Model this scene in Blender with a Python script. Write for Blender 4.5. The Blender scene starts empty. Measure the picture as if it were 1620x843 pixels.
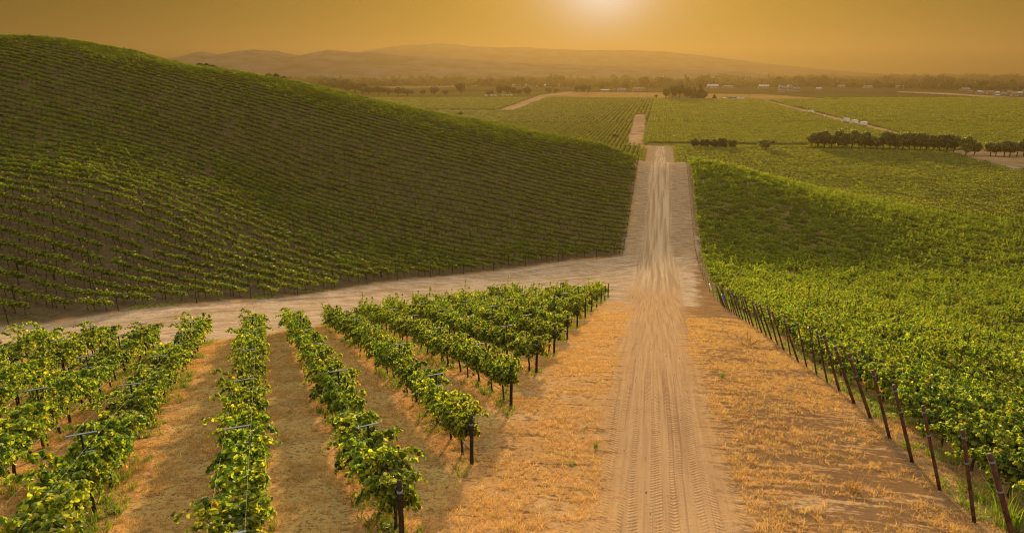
import bpy, math, random
import numpy as np
from mathutils import Vector

S = bpy.context.scene
COL = S.collection
R = math.radians
rng = np.random.default_rng(7)

# ---------------------------------------------------------------- camera, light, exposure
PITCH = math.atan((421.5 - 112.0) / 1095.0)
cam_d = bpy.data.cameras.new("camera")
cam_d.sensor_width = 36.0
cam_d.lens = 36.0 * 1095.0 / 1620.0
cam_d.clip_start = 0.1
cam_d.clip_end = 40000.0
cam = bpy.data.objects.new("camera", cam_d)
cam.rotation_euler = (math.pi / 2 - PITCH, 0, 0)
COL.objects.link(cam)
S.camera = cam

SUN_EL, SUN_AZ = R(6.7), R(7.0)
SUN_DIR = Vector((math.sin(SUN_AZ) * math.cos(SUN_EL), math.cos(SUN_AZ) * math.cos(SUN_EL), math.sin(SUN_EL)))
sun_d = bpy.data.lights.new("sun", 'SUN')
sun_d.energy = 5.0
sun_d.angle = R(2.5)
sun_d.color = (1.0, 0.70, 0.36)
sun = bpy.data.objects.new("sun", sun_d)
sun.rotation_euler = (-SUN_DIR).to_track_quat('-Z', 'Y').to_euler()
COL.objects.link(sun)

S.view_settings.view_transform = 'Standard'
S.view_settings.look = 'None'
S.view_settings.exposure = 1.25
S.view_settings.gamma = 1.0
S.cycles.use_denoising = True
S.cycles.filter_width = 1.1
S.cycles.max_bounces = 6
S.cycles.diffuse_bounces = 3
S.cycles.transmission_bounces = 3
S.cycles.glossy_bounces = 2
S.cycles.volume_bounces = 0
S.cycles.transparent_max_bounces = 4


class NT:
    """small helper for node trees"""
    def __init__(self, nt):
        self.nt = nt
        nt.nodes.clear()

    def n(self, t, **kw):
        nd = self.nt.nodes.new(t)
        for k, v in kw.items():
            setattr(nd, k, v)
        return nd

    def put(self, sock, v):
        if isinstance(v, bpy.types.NodeSocket):
            self.nt.links.new(v, sock)
        elif v is not None:
            if isinstance(v, (tuple, list)) and sock.type == 'RGBA' and len(v) == 3:
                v = (*v, 1.0)
            sock.default_value = v

    def m(self, op, a, b=None, c=None, clamp=False):
        nd = self.n('ShaderNodeMath', operation=op, use_clamp=clamp)
        for i, v in enumerate((a, b, c)):
            self.put(nd.inputs[i], v)
        return nd.outputs[0]

    def mix(self, f, a, b, blend='MIX'):
        nd = self.n('ShaderNodeMix', data_type='RGBA', blend_type=blend)
        self.put(nd.inputs[0], f)
        self.put(nd.inputs[6], a)
        self.put(nd.inputs[7], b)
        return nd.outputs[2]

    def noise(self, vec, scale, detail=3.0, rough=0.55, dim='3D'):
        nd = self.n('ShaderNodeTexNoise', noise_dimensions=dim)
        self.put(nd.inputs['Vector'], vec)
        nd.inputs['Scale'].default_value = scale
        nd.inputs['Detail'].default_value = detail
        nd.inputs['Roughness'].default_value = rough
        return nd.outputs[0]

    def step(self, x, lo, hi):
        nd = self.n('ShaderNodeMapRange', interpolation_type='SMOOTHSTEP')
        self.put(nd.inputs[0], x)
        self.put(nd.inputs[1], lo)
        self.put(nd.inputs[2], hi)
        return nd.outputs[0]

    def attr(self, name, kind='GEOMETRY'):
        return self.n('ShaderNodeAttribute', attribute_name=name, attribute_type=kind)

    def sep(self, v):
        nd = self.n('ShaderNodeSeparateXYZ')
        self.put(nd.inputs[0], v)
        return nd.outputs

    def comb(self, x, y, z=0.0):
        nd = self.n('ShaderNodeCombineXYZ')
        for i, v in enumerate((x, y, z)):
            self.put(nd.inputs[i], v)
        return nd.outputs[0]

    def vmul(self, v, k):
        nd = self.n('ShaderNodeVectorMath', operation='MULTIPLY')
        self.put(nd.inputs[0], v)
        nd.inputs[1].default_value = k
        return nd.outputs[0]

    def ramp(self, f, stops):
        nd = self.n('ShaderNodeValToRGB')
        self.put(nd.inputs[0], f)
        e = nd.color_ramp.elements
        while len(e) < len(stops):
            e.new(0.5)
        for i, (p, c) in enumerate(stops):
            e[i].position = p
            e[i].color = (*c, 1.0)
        return nd.outputs[0]


# smoky evening sky: Nishita base under a smoke gradient with the sun's aureole
W = bpy.data.worlds.new("World")
S.world = W
W.use_nodes = True
w = NT(W.node_tree)
wout = w.n('ShaderNodeOutputWorld')
sky = w.n('ShaderNodeTexSky', sky_type='NISHITA')
sky.sun_disc = False
sky.sun_elevation = SUN_EL
sky.sun_rotation = SUN_AZ
sky.air_density = 1.5
sky.dust_density = 7.0
sky.ozone_density = 1.0
tc = w.n('ShaderNodeTexCoord')
nrm = w.n('ShaderNodeVectorMath', operation='NORMALIZE')
w.put(nrm.inputs[0], tc.outputs['Generated'])
dv = nrm.outputs[0]
el = w.sep(dv)[2]
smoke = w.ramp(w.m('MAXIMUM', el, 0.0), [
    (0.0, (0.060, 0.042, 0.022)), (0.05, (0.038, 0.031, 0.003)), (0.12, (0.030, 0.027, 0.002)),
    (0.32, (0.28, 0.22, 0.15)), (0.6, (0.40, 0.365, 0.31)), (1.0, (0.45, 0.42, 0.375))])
dot = w.n('ShaderNodeVectorMath', operation='DOT_PRODUCT')
w.put(dot.inputs[0], dv)
dot.inputs[1].default_value = SUN_DIR
om = w.m('SUBTRACT', 1.0, dot.outputs['Value'])


def lobe(k, col):
    g = w.m('EXPONENT', w.m('MULTIPLY', om, -k))
    return w.mix(1.0, w.comb(g, g, g), col, 'MULTIPLY')


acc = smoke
acc = w.mix(1.0, acc, lobe(14.0, (0.046, 0.040, 0.001)), 'ADD')
acc = w.mix(1.0, acc, lobe(60.0, (0.020, 0.018, 0.001)), 'ADD')
acc = w.mix(1.0, acc, lobe(200.0, (0.085, 0.100, 0.12)), 'ADD')
acc = w.mix(1.0, acc, lobe(700.0, (0.13, 0.20, 0.28)), 'ADD')
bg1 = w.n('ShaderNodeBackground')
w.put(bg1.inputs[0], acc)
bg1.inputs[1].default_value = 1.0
bg2 = w.n('ShaderNodeBackground')
w.put(bg2.inputs[0], w.mix(1.0, sky.outputs[0], (1.0, 0.72, 0.36), 'MULTIPLY'))
bg2.inputs[1].default_value = 0.003
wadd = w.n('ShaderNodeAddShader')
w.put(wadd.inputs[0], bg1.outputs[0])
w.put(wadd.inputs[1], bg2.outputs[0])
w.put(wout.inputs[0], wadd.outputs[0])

# ---------------------------------------------------------------- terrain surveyed from the photograph
F = 1095.0
CU, CV, VH = 810.0, 421.5, 112.0
cT, sT = math.cos(PITCH), math.sin(PITCH)


def ray(u, v):
    u = np.asarray(u, float)
    v = np.asarray(v, float)
    X = (u - CU) / F
    Y = -(v - CV) / F
    d = np.stack([X, cT + Y * sT, -sT + Y * cT], -1)
    return d / d[..., 1:2]


def proj(P):
    P = np.asarray(P, float)
    z = P[..., 1] * cT - P[..., 2] * sT
    yy = P[..., 1] * sT + P[..., 2] * cT
    return CU + F * P[..., 0] / z, CV - F * yy / z


RD=np.array([0.2047,0.9788]);RN=np.array([0.9788,-0.2047])
AL,AR=-5.55,9.45
VAL=-50.
def AS(a,s): return RD*s+RN*a
C=[]
prof=[(0,-8.6),(10,-10.4),(20,-12.9),(30,-14.6),(40,-17),(50,-19.4),(64,-22.9),(78,-26.6),(92,-30.2),(110,-34.2),(134,-37.7),(150,-38.6),(170,-36.6),(190,-34.0),(212,-31.2),(232,-29.4),(246,-30.4),(262,-34.5),(285,-41),(310,-46.5),(340,-49)]
for s,z in prof:
    for a in (AL,AR):
        p=AS(a,s); zz=z
        if a==AR and s<60: zz+=.5*(1-s/60)
        if a==AL and s<60: zz-=.2
        C.append((*p,zz))
for x in (-75,-45,-25):
    for y in (3,20,40):
        C.append((x,y,-(7.4+.25*y)))
for x in (-12,):
    for y in (3,20): C.append((x,y,-(7.4+.25*y)))
px=[(52,514,76),(205,490,80),(450,470,93),(640,440,114),(800,425,130),(900,410,140),
 (172,320,114),(74,210,160),(500,300,165),(300,250,160),(750,300,178),(600,220,205),(300,160,205),
 (0,64,262),(100,69,262),(230,91,262),(260,101,263),(350,116,264),(450,131,262),(560,156,259),(700,186,254),(850,216,247),(960,236,242),
 (1200,281,230),(1300,308,226),(1400,331,222),(1500,354,218),
 (1620,450,150),(1400,440,142),(1620,560,85),(1620,700,42),(1620,500,110),(1400,500,88),(1500,600,50),(1250,400,160),(1450,400,168),(1620,400,190)]
for u,v,y in px:
    C.append(tuple(ray(u,v)*y))
# behind the ridge
for u,v,y,dz,dy in [(0,64,262,-8,50),(230,91,262,-9,50),(450,131,262,-9,50),(700,186,254,-8,50),(900,225,246,-6,45)]:
    p=ray(u,v)*y; k=(y+dy)/y; C.append((p[0]*k,p[1]*k,p[2]+dz))
    k=(y+130)/y; C.append((p[0]*k,p[1]*k,max(VAL,(p[2]+VAL)/2-6)))
for x,y in [(100,300),(160,260),(220,230),(80,345),(180,340),(260,300),(200,190),(240,160)]:
    C.append((x,y,VAL+1.5 if y<240 else VAL+.6))
for x,y,z in [(-300,120,-8),(-300,200,8),(-340,260,12),(120,20,-14),(120,60,-24),(60,0,-9),(160,110,-38),(-150,60,-24),(-200,90,-20)]: C.append((x,y,z))
C=np.array(C)
def U(r2): return np.where(r2>0,.5*r2*np.log(np.maximum(r2,1e-9)),0)
SC=100.
def solve(lam=2e-4):
    X=C[:,:2]/SC;n=len(X)
    K=U(((X[:,None]-X[None])**2).sum(-1))+lam*np.eye(n)
    P=np.c_[np.ones(n),X]
    A=np.block([[K,P],[P.T,np.zeros((3,3))]])
    return np.linalg.solve(A,np.r_[C[:,2],0,0,0])
Wt=solve()
def tps(x,y):
    x=np.asarray(x,float);sh=x.shape;Q=np.c_[x.ravel(),np.asarray(y,float).ravel()]/SC
    out=Wt[-3]+Q@Wt[-2:]
    X=C[:,:2]/SC
    for i in range(0,len(Q),20000):
        q=Q[i:i+20000]
        out[i:i+20000]+=U(((q[:,None]-X[None])**2).sum(-1))@Wt[:-3]
    return out.reshape(sh)
def ss(a,b,x):
    t=np.clip((x-a)/(b-a),0,1);return t*t*(3-2*t)
def H(x,y):
    if np.ndim(x)==0: return float(H(np.array([float(x)]),np.array([float(y)]))[0])
    x=np.asarray(x,float);y=np.asarray(y,float)
    r=np.hypot(x*.9,y)
    w=1-ss(330,440,r)
    z=np.full(np.broadcast(x,y).shape,VAL)
    z=z+.6*np.sin(x*.006+1)*np.cos(y*.004)
    m=w>0
    xb,yb=np.broadcast_arrays(x,y)
    zz=z.copy()
    t=tps(xb[m],yb[m]); t=np.maximum(t,VAL-1)
    zz[m]=z[m]*(1-w[m])+t*w[m]
    return zz
def hit(u,v,y0=5,y1=12000):
    d=ray(u,v);Y=y0*np.exp(np.linspace(0,np.log(y1/y0),1500))
    g=d[None,:]*Y[:,None]
    f=g[:,2]-H(g[:,0],g[:,1])
    i=np.argmax(f<0)
    if f[i]>=0: return None
    a,b=Y[i-1],Y[i]
    for _ in range(12):
        m=.5*(a+b);p=d*m
        if p[2]-H(p[0],p[1])<0:b=m
        else:a=m
    return d*b

# ---------------------------------------------------------------- mesh and object helpers
class MB:
    """collects vertices and faces (with material slots) into one mesh"""
    def __init__(self):
        self.V, self.Fs, self.n = [], [], 0

    def add(self, V, Fa, mat=0):
        V = np.asarray(V, float).reshape(-1, 3)
        for f in (Fa if isinstance(Fa, list) else [Fa]):
            f = np.asarray(f, int)
            if f.ndim == 1:
                f = f[None]
            self.Fs.append((f + self.n, mat))
        self.V.append(V)
        self.n += len(V)
        return self

    def box(self, c, s, rz=0.0, mat=0, taper=1.0):
        x, y, z = (0.5 * q for q in s)
        v = np.array([(-x, -y, -z), (x, -y, -z), (x, y, -z), (-x, y, -z), (-x, -y, z), (x, -y, z), (x, y, z), (-x, y, z)])
        v[4:, :2] *= taper
        if rz:
            co, si = math.cos(rz), math.sin(rz)
            v = np.c_[v[:, 0] * co - v[:, 1] * si, v[:, 0] * si + v[:, 1] * co, v[:, 2]]
        f = [(0, 3, 2, 1), (4, 5, 6, 7), (0, 1, 5, 4), (1, 2, 6, 5), (2, 3, 7, 6), (3, 0, 4, 7)]
        return self.add(v + np.asarray(c, float), np.array(f), mat)

    def tube(self, pts, rad, k=7, mat=0, cap=True):
        pts = np.asarray(pts, float)
        rad = np.broadcast_to(np.asarray(rad, float), (len(pts),))
        rings = []
        t = np.gradient(pts, axis=0)
        t /= np.linalg.norm(t, axis=1)[:, None] + 1e-9
        ref = np.array([0.0, 0, 1]) if abs(t[0][2]) < 0.9 else np.array([1.0, 0, 0])
        for p, d, r in zip(pts, t, rad):
            a = np.cross(d, ref)
            a /= np.linalg.norm(a)
            b = np.cross(d, a)
            th = np.arange(k) * 2 * math.pi / k
            rings.append(p + r * (np.cos(th)[:, None] * a + np.sin(th)[:, None] * b))
        V = np.concatenate(rings)
        i = np.arange(k)
        j = (i + 1) % k
        F4 = np.concatenate([np.c_[q * k + i, q * k + j, (q + 1) * k + j, (q + 1) * k + i] for q in range(len(pts) - 1)])
        fs = [F4]
        if cap:
            fs += [np.arange(k)[::-1][None], (np.arange(k) + (len(pts) - 1) * k)[None]]
        return self.add(V, fs, mat)

    def prism(self, outline, y0, y1, mat=0):
        """outline in x,z extruded along y"""
        o = np.asarray(outline, float)
        k = len(o)
        V = np.r_[np.c_[o[:, 0], np.full(k, y0), o[:, 1]], np.c_[o[:, 0], np.full(k, y1), o[:, 1]]]
        i = np.arange(k)
        j = (i + 1) % k
        return self.add(V, [np.c_[i, j, j + k, i + k], np.arange(k)[::-1][None], (np.arange(k) + k)[None]], mat)

    def mesh(self, name, mats, smooth=False):
        me = bpy.data.meshes.new(name)
        V = np.concatenate(self.V) if self.V else np.zeros((0, 3))
        me.vertices.add(len(V))
        me.vertices.foreach_set('co', V.astype(np.float32).ravel())
        if self.Fs:
            tot = np.concatenate([np.full(len(f), f.shape[1]) for f, _ in self.Fs])
            loops = np.concatenate([f.ravel() for f, _ in self.Fs])
            mi = np.concatenate([np.full(len(f), m) for f, m in self.Fs])
            me.loops.add(len(loops))
            me.loops.foreach_set('vertex_index', loops.astype(np.int32))
            me.polygons.add(len(tot))
            me.polygons.foreach_set('loop_start', np.r_[0, np.cumsum(tot)[:-1]].astype(np.int32))
            me.polygons.foreach_set('material_index', mi.astype(np.int32))
            me.polygons.foreach_set('use_smooth', np.full(len(tot), smooth))
        for m in (mats if isinstance(mats, (list, tuple)) else [mats]):
            me.materials.append(m)
        me.update(calc_edges=True)
        return me

    def build(self, name, mats, parent=None, smooth=False):
        return link(name, self.mesh(name, mats, smooth), parent)


def link(name, data, parent=None):
    o = bpy.data.objects.new(name, data)
    COL.objects.link(o)
    if parent is not None:
        o.parent = parent
    return o


def tag(o, label=None, cat=None, group=None, kind=None):
    for k, v in (('label', label), ('category', cat), ('group', group), ('kind', kind)):
        if v:
            o[k] = v
    return o


def thing(name, label, cat, loc, rz=0.0, group=None):
    o = link(name, None)
    o.empty_display_size = 0.3
    o.location = tuple(float(q) for q in loc)
    o.rotation_euler = (0, 0, rz)
    return tag(o, label, cat, group)


def dup(root, label, loc, rz=0.0, scale=None, name=None):
    """a copy of a thing together with its parts and their sub-parts"""
    def rec(o, parent):
        c = o.copy()
        COL.objects.link(c)
        c.parent = parent
        for ch in kids.get(o.name, ()):
            rec(ch, c)
        return c
    kids = CHILDREN(root)
    r = rec(root, None)
    if name:
        r.name = name
    r.location = tuple(float(q) for q in loc)
    r.rotation_euler = (0, 0, rz)
    if scale is not None:
        r.scale = (scale,) * 3 if np.isscalar(scale) else scale
    r['label'] = label
    return r


_kids = {}


def CHILDREN(root):
    if root.name not in _kids:
        d = {}
        for c in root.children_recursive:
            d.setdefault(c.parent.name, []).append(c)
        _kids[root.name] = d
    return _kids[root.name]


def ordinal(n):
    suf = 'th' if 10 <= n % 100 <= 20 else {1: 'st', 2: 'nd', 3: 'rd'}.get(n % 10, 'th')
    return f"{n}{suf}"


def scatter(name, protos, mats, pts, pick, rot, scl, label, smooth=False):
    """ONE uncountable mass: the mesh holds its own prototypes and points, geometry nodes put the one on the other"""
    big = MB()
    var = []
    for k, p in enumerate(protos):
        V = np.concatenate(p.V)
        base = big.n
        big.V.append(V)
        big.Fs += [(f + base, m) for f, m in p.Fs]
        big.n += len(V)
        var.append(np.full(len(V), k))
    pts = np.asarray(pts, float)
    base = big.n
    big.V.append(pts)
    big.n += len(pts)
    var.append(np.full(len(pts), -1))
    me = big.mesh(name, mats, smooth)
    N = big.n

    def put(nm, typ, arr, key):
        a = me.attributes.new(nm, typ, 'POINT')
        a.data.foreach_set(key, np.ascontiguousarray(arr).ravel())
    full = lambda a, w: np.r_[np.zeros((base, w)), np.asarray(a, float).reshape(len(pts), w)].astype(np.float32)
    put('variant', 'INT', np.concatenate(var).astype(np.int32), 'value')
    put('pick', 'INT', np.r_[np.zeros(base), pick].astype(np.int32), 'value')
    put('rot', 'FLOAT_VECTOR', full(rot, 3), 'vector')
    put('scl', 'FLOAT_VECTOR', full(scl, 3), 'vector')
    o = link(name, me)
    tag(o, label, None, None, 'stuff')
    ng = bpy.data.node_groups.new(name, 'GeometryNodeTree')
    ng.interface.new_socket('Geometry', in_out='INPUT', socket_type='NodeSocketGeometry')
    ng.interface.new_socket('Geometry', in_out='OUTPUT', socket_type='NodeSocketGeometry')
    N_, L_ = ng.nodes, ng.links
    gi, go = N_.new('NodeGroupInput'), N_.new('NodeGroupOutput')

    def named(nm, typ):
        q = N_.new('GeometryNodeInputNamedAttribute')
        q.data_type = typ
        q.inputs[0].default_value = nm
        return q.outputs[0]
    va = named('variant', 'INT')

    def part(k):
        cmp_ = N_.new('FunctionNodeCompare')
        cmp_.data_type = 'INT'
        cmp_.operation = 'EQUAL'
        L_.new(va, cmp_.inputs[2])
        cmp_.inputs[3].default_value = k
        sg = N_.new('GeometryNodeSeparateGeometry')
        sg.domain = 'POINT'
        L_.new(gi.outputs[0], sg.inputs[0])
        L_.new(cmp_.outputs[0], sg.inputs[1])
        return sg.outputs[0]
    g2i = N_.new('GeometryNodeGeometryToInstance')
    for k in range(len(protos)):
        L_.new(part(k), g2i.inputs[0])
    iop = N_.new('GeometryNodeInstanceOnPoints')
    L_.new(part(-1), iop.inputs['Points'])
    L_.new(g2i.outputs[0], iop.inputs['Instance'])
    iop.inputs['Pick Instance'].default_value = True
    L_.new(named('pick', 'INT'), iop.inputs['Instance Index'])
    e2r = N_.new('FunctionNodeEulerToRotation')
    L_.new(named('rot', 'FLOAT_VECTOR'), e2r.inputs[0])
    L_.new(e2r.outputs[0], iop.inputs['Rotation'])
    L_.new(named('scl', 'FLOAT_VECTOR'), iop.inputs['Scale'])
    L_.new(iop.outputs[0], go.inputs[0])
    md = o.modifiers.new(name, 'NODES')
    md.node_group = ng
    return o


# ---------------------------------------------------------------- materials
def new_mat(name):
    m = bpy.data.materials.new(name)
    m.use_nodes = True
    return m, NT(m.node_tree)


def paint(name, col, rough=0.7, metal=0.0, var=0.25, scale=6.0, spec=0.3):
    """a plain surface with uneven wear"""
    m, t = new_mat(name)
    out = t.n('ShaderNodeOutputMaterial')
    b = t.n('ShaderNodeBsdfPrincipled')
    g = t.n('ShaderNodeTexCoord').outputs['Object']
    nz = t.noise(g, scale, 5.0, 0.6)
    dark = tuple(c * (1 - var) for c in col)
    lite = tuple(min(1, c * (1 + var)) for c in col)
    t.put(b.inputs['Base Color'], t.mix(t.step(nz, 0.3, 0.7), dark, lite))
    b.inputs['Roughness'].default_value = rough
    b.inputs['Metallic'].default_value = metal
    b.inputs['Specular IOR Level'].default_value = spec
    t.put(out.inputs[0], b.outputs[0])
    return m


def leaf_mat(name, stops, trans=0.4, tint=(0.9, 1.0, 0.35), rough=0.5, spec=0.35):
    m, t = new_mat(name)
    out = t.n('ShaderNodeOutputMaterial')
    geo = t.n('ShaderNodeNewGeometry')
    oi = t.n('ShaderNodeObjectInfo')
    rnd = geo.outputs['Random Per Island']
    base = t.ramp(rnd, stops)
    hs = t.n('ShaderNodeHueSaturation')
    t.put(hs.inputs['Color'], base)
    t.put(hs.inputs['Hue'], t.m('MULTIPLY_ADD', oi.outputs['Random'], 0.03, 0.485))
    t.put(hs.inputs['Value'], t.m('MULTIPLY_ADD', t.m('FRACT', t.m('MULTIPLY', oi.outputs['Random'], 7.31)), 0.5, 0.75))
    b = t.n('ShaderNodeBsdfPrincipled')
    t.put(b.inputs['Base Color'], hs.outputs[0])
    b.inputs['Roughness'].default_value = rough
    b.inputs['Specular IOR Level'].default_value = spec
    tr = t.n('ShaderNodeBsdfTranslucent')
    t.put(tr.inputs[0], t.mix(1.0, t.mix(0.6, hs.outputs[0], tint, 'MULTIPLY'), (2.35, 2.3, 1.5), 'MULTIPLY'))
    mx = t.n('ShaderNodeMixShader')
    mx.inputs[0].default_value = trans
    t.put(mx.inputs[1], b.outputs[0])
    t.put(mx.inputs[2], tr.outputs[0])
    t.put(out.inputs[0], mx.outputs[0])
    return m


VINE_STOPS = [(0.0, (0.026, 0.062, 0.012)), (0.32, (0.095, 0.160, 0.022)), (0.62, (0.235, 0.285, 0.032)),
              (0.88, (0.345, 0.35, 0.042)), (0.975, (0.42, 0.37, 0.04)), (0.994, (0.36, 0.20, 0.02)), (0.9985, (0.40, 0.07, 0.012))]
M = {}
M['leaf'] = leaf_mat('vine_leaf', VINE_STOPS, 0.5)
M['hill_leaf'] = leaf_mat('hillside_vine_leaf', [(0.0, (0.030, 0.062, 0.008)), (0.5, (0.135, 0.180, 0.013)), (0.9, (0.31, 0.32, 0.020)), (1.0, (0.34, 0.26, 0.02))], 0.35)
M['far_leaf'] = leaf_mat('valley_vine_leaf', [(0.0, (0.07, 0.095, 0.010)), (0.5, (0.17, 0.180, 0.016)), (1.0, (0.26, 0.24, 0.02))], 0.35)
M['bark'] = paint('vine_bark', (0.075, 0.050, 0.035), 0.95, 0, 0.45, 14.0, 0.1)
M['tree_leaf'] = leaf_mat('olive_leaf', [(0.0, (0.055, 0.065, 0.022)), (0.6, (0.14, 0.145, 0.050)), (1.0, (0.28, 0.27, 0.105))], 0.5)
M['oak_leaf'] = leaf_mat('oak_leaf', [(0.0, (0.025, 0.033, 0.012)), (0.6, (0.060, 0.066, 0.022)), (1.0, (0.11, 0.11, 0.040))], 0.35)
M['tree_bark'] = paint('tree_bark', (0.085, 0.060, 0.042), 0.95, 0, 0.4, 3.0, 0.1)
M['rust'] = paint('rusty_steel', (0.105, 0.050, 0.034), 0.75, 0.25, 0.55, 5.0, 0.3)
M['wood'] = paint('dark_post_wood', (0.040, 0.028, 0.022), 0.9, 0, 0.5, 8.0, 0.15)
M['galv'] = paint('galvanised_steel', (0.24, 0.29, 0.37), 0.6, 0.1, 0.2, 9.0, 0.4)
M['wire'] = paint('trellis_wire_steel', (0.13, 0.11, 0.08), 0.6, 0.3, 0.2, 3.0, 0.5)
M['hose'] = paint('black_hose', (0.015, 0.014, 0.014), 0.6, 0, 0.3, 3.0, 0.3)
M['white_paint'] = paint('white_paint', (0.84, 0.84, 0.85), 0.45, 0, 0.06, 0.8, 0.4)
M['blue_paint'] = paint('blue_plastic', (0.07, 0.17, 0.55), 0.45, 0, 0.1, 2.0, 0.4)
M['glass'] = paint('window_glass', (0.03, 0.035, 0.045), 0.1, 0, 0.1, 1.0, 0.6)
M['tyre'] = paint('tyre_rubber', (0.02, 0.02, 0.02), 0.9, 0, 0.2, 2.0, 0.2)
M['dark_metal'] = paint('dark_metal', (0.06, 0.06, 0.065), 0.6, 0.3, 0.3, 2.0, 0.3)
M['stucco'] = paint('pale_stucco', (0.46, 0.42, 0.37), 0.9, 0, 0.08, 0.3, 0.2)
M['tan_wall'] = paint('tan_wall', (0.42, 0.34, 0.26), 0.9, 0, 0.12, 0.3, 0.2)
M['roof_grey'] = paint('grey_roof', (0.23, 0.21, 0.20), 0.8, 0, 0.2, 0.5, 0.3)
M['roof_red'] = paint('clay_roof', (0.34, 0.17, 0.10), 0.85, 0, 0.2, 0.5, 0.2)
M['roof_pale'] = paint('pale_metal_roof', (0.42, 0.42, 0.42), 0.4, 0.3, 0.1, 0.3, 0.5)
M['orange_paint'] = paint('orange_paint', (0.6, 0.22, 0.05), 0.5, 0, 0.1, 1.0, 0.4)
M['straw'] = leaf_mat('dry_straw', [(0.0, (0.16, 0.085, 0.03)), (0.35, (0.37, 0.225, 0.080)), (0.7, (0.52, 0.335, 0.125)), (1.0, (0.66, 0.47, 0.20))], 0.25, (1.0, 0.9, 0.6), 0.7, 0.2)
M['weed'] = leaf_mat('green_weed', [(0.0, (0.06, 0.11, 0.015)), (0.6, (0.12, 0.19, 0.02)), (1.0, (0.22, 0.26, 0.04))], 0.4)
M['stone'] = paint('pale_stone', (0.34, 0.27, 0.20), 0.95, 0, 0.3, 20.0, 0.1)

# ---------------------------------------------------------------- plan of the place (a = metres right of the lane axis, s = metres along it)
AZ_L = R(-21.5)
ROW_L = np.array([math.sin(AZ_L), math.cos(AZ_L)])          # foreground rows run down to the crossing track
ROW_LN = np.array([ROW_L[1], -ROW_L[0]])
PITCH_H, PITCH_R = 3.1, 2.4
S_L0, S_R0 = 14.0, 17.0
SIN_LR = float(ROW_L @ -RN)
PITCH_L = 6.65 * SIN_LR
OFF_L = [0.0, -3.75, -7.55, -10.4, -13.2, -16.0, -18.8, -21.6, -24.4, -27.2, -30.0]      # rows left of the first one, metres


def on(x, y, dz=0.0):
    return np.array([x, y, H(x, y) + dz])


def plan(pix):
    return np.array([hit(u, v)[:2] for u, v in pix])


def vplane(u, v):
    d = ray(u, v)
    return (d * (VAL / d[..., 2:3]))[..., :2]


NE = np.array([(-75, 16), (-50, 29), (-31.7, 40), (-24, 50), (-20.5, 60), (-16, 71), (-9, 83), (-1, 91), (8, 96), (12, 98)])
FE = np.r_[np.array([(-160, 30), (-100, 56)]), plan([(52, 512), (205, 490), (300, 481), (450, 470), (640, 442), (800, 426), (900, 412), (978, 406)])]
FE = FE[np.argsort(FE[:, 0])]


def as_of(x, y):
    return x * RN[0] + y * RN[1], x * RD[0] + y * RD[1]


def d_left(x, y):
    a, s = as_of(x, y)
    return np.minimum((np.interp(x, NE[:, 0], NE[:, 1]) - y) * 0.62, AL - a)


def d_hill(x, y):
    a, s = as_of(x, y)
    return np.minimum(np.minimum((y - np.interp(x, FE[:, 0], FE[:, 1])) * 0.8, AL - 0.6 - a), 300 - s)


def d_right(x, y):
    a, s = as_of(x, y)
    return np.minimum(a - AR, 262 - s)


def d_lane(x, y):
    a, s = as_of(x, y)
    wob = 0.25 * np.sin(s * 0.11) + 0.15 * np.sin(s * 0.37 + 1)
    half = np.interp(s, [0, 40, 70, 95, 130, 160, 500], [1.95, 2.1, 2.6, 4.0, 4.5, 3.2, 3.0])
    c = np.interp(s, [0, 20, 90, 150, 500], [0.55, 0.6, 0.9, 1.0, 1.6])
    return half - np.abs(a - c - wob)


def d_track(x, y):
    a, s = as_of(x, y)
    yn, yf = np.interp(x, NE[:, 0], NE[:, 1]), np.interp(x, FE[:, 0], FE[:, 1])
    left = np.minimum(y - yn, yf - y) * 0.62
    left = np.where(a < AL + 3, left, -9)
    junction = np.minimum(np.minimum(s - 84, 166 - s), np.minimum(a - AL + 3.5, 6.0 - a + 0.06 * (s - 84)))
    return np.maximum(left, junction)


def d_strip(x, y):
    a, s = as_of(x, y)
    return np.minimum(np.minimum(a - AL + 0.4, AR - a + 0.4), np.minimum(s - 148, 490 - s))


def inpoly(P, poly):
    x, y = P[:, 0], P[:, 1]
    c = np.zeros(len(P), bool)
    j = len(poly) - 1
    for i in range(len(poly)):
        xi, yi = poly[i]
        xj, yj = poly[j]
        k = ((yi > y) != (yj > y)) & (x < (xj - xi) * (y - yi) / (yj - yi + 1e-12) + xi)
        c ^= k
        j = i
    return c


DIRT, STRAWF, ASPH = (0.38, 0.25, 0.14), (0.36, 0.215, 0.075), (0.22, 0.18, 0.14)
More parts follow.
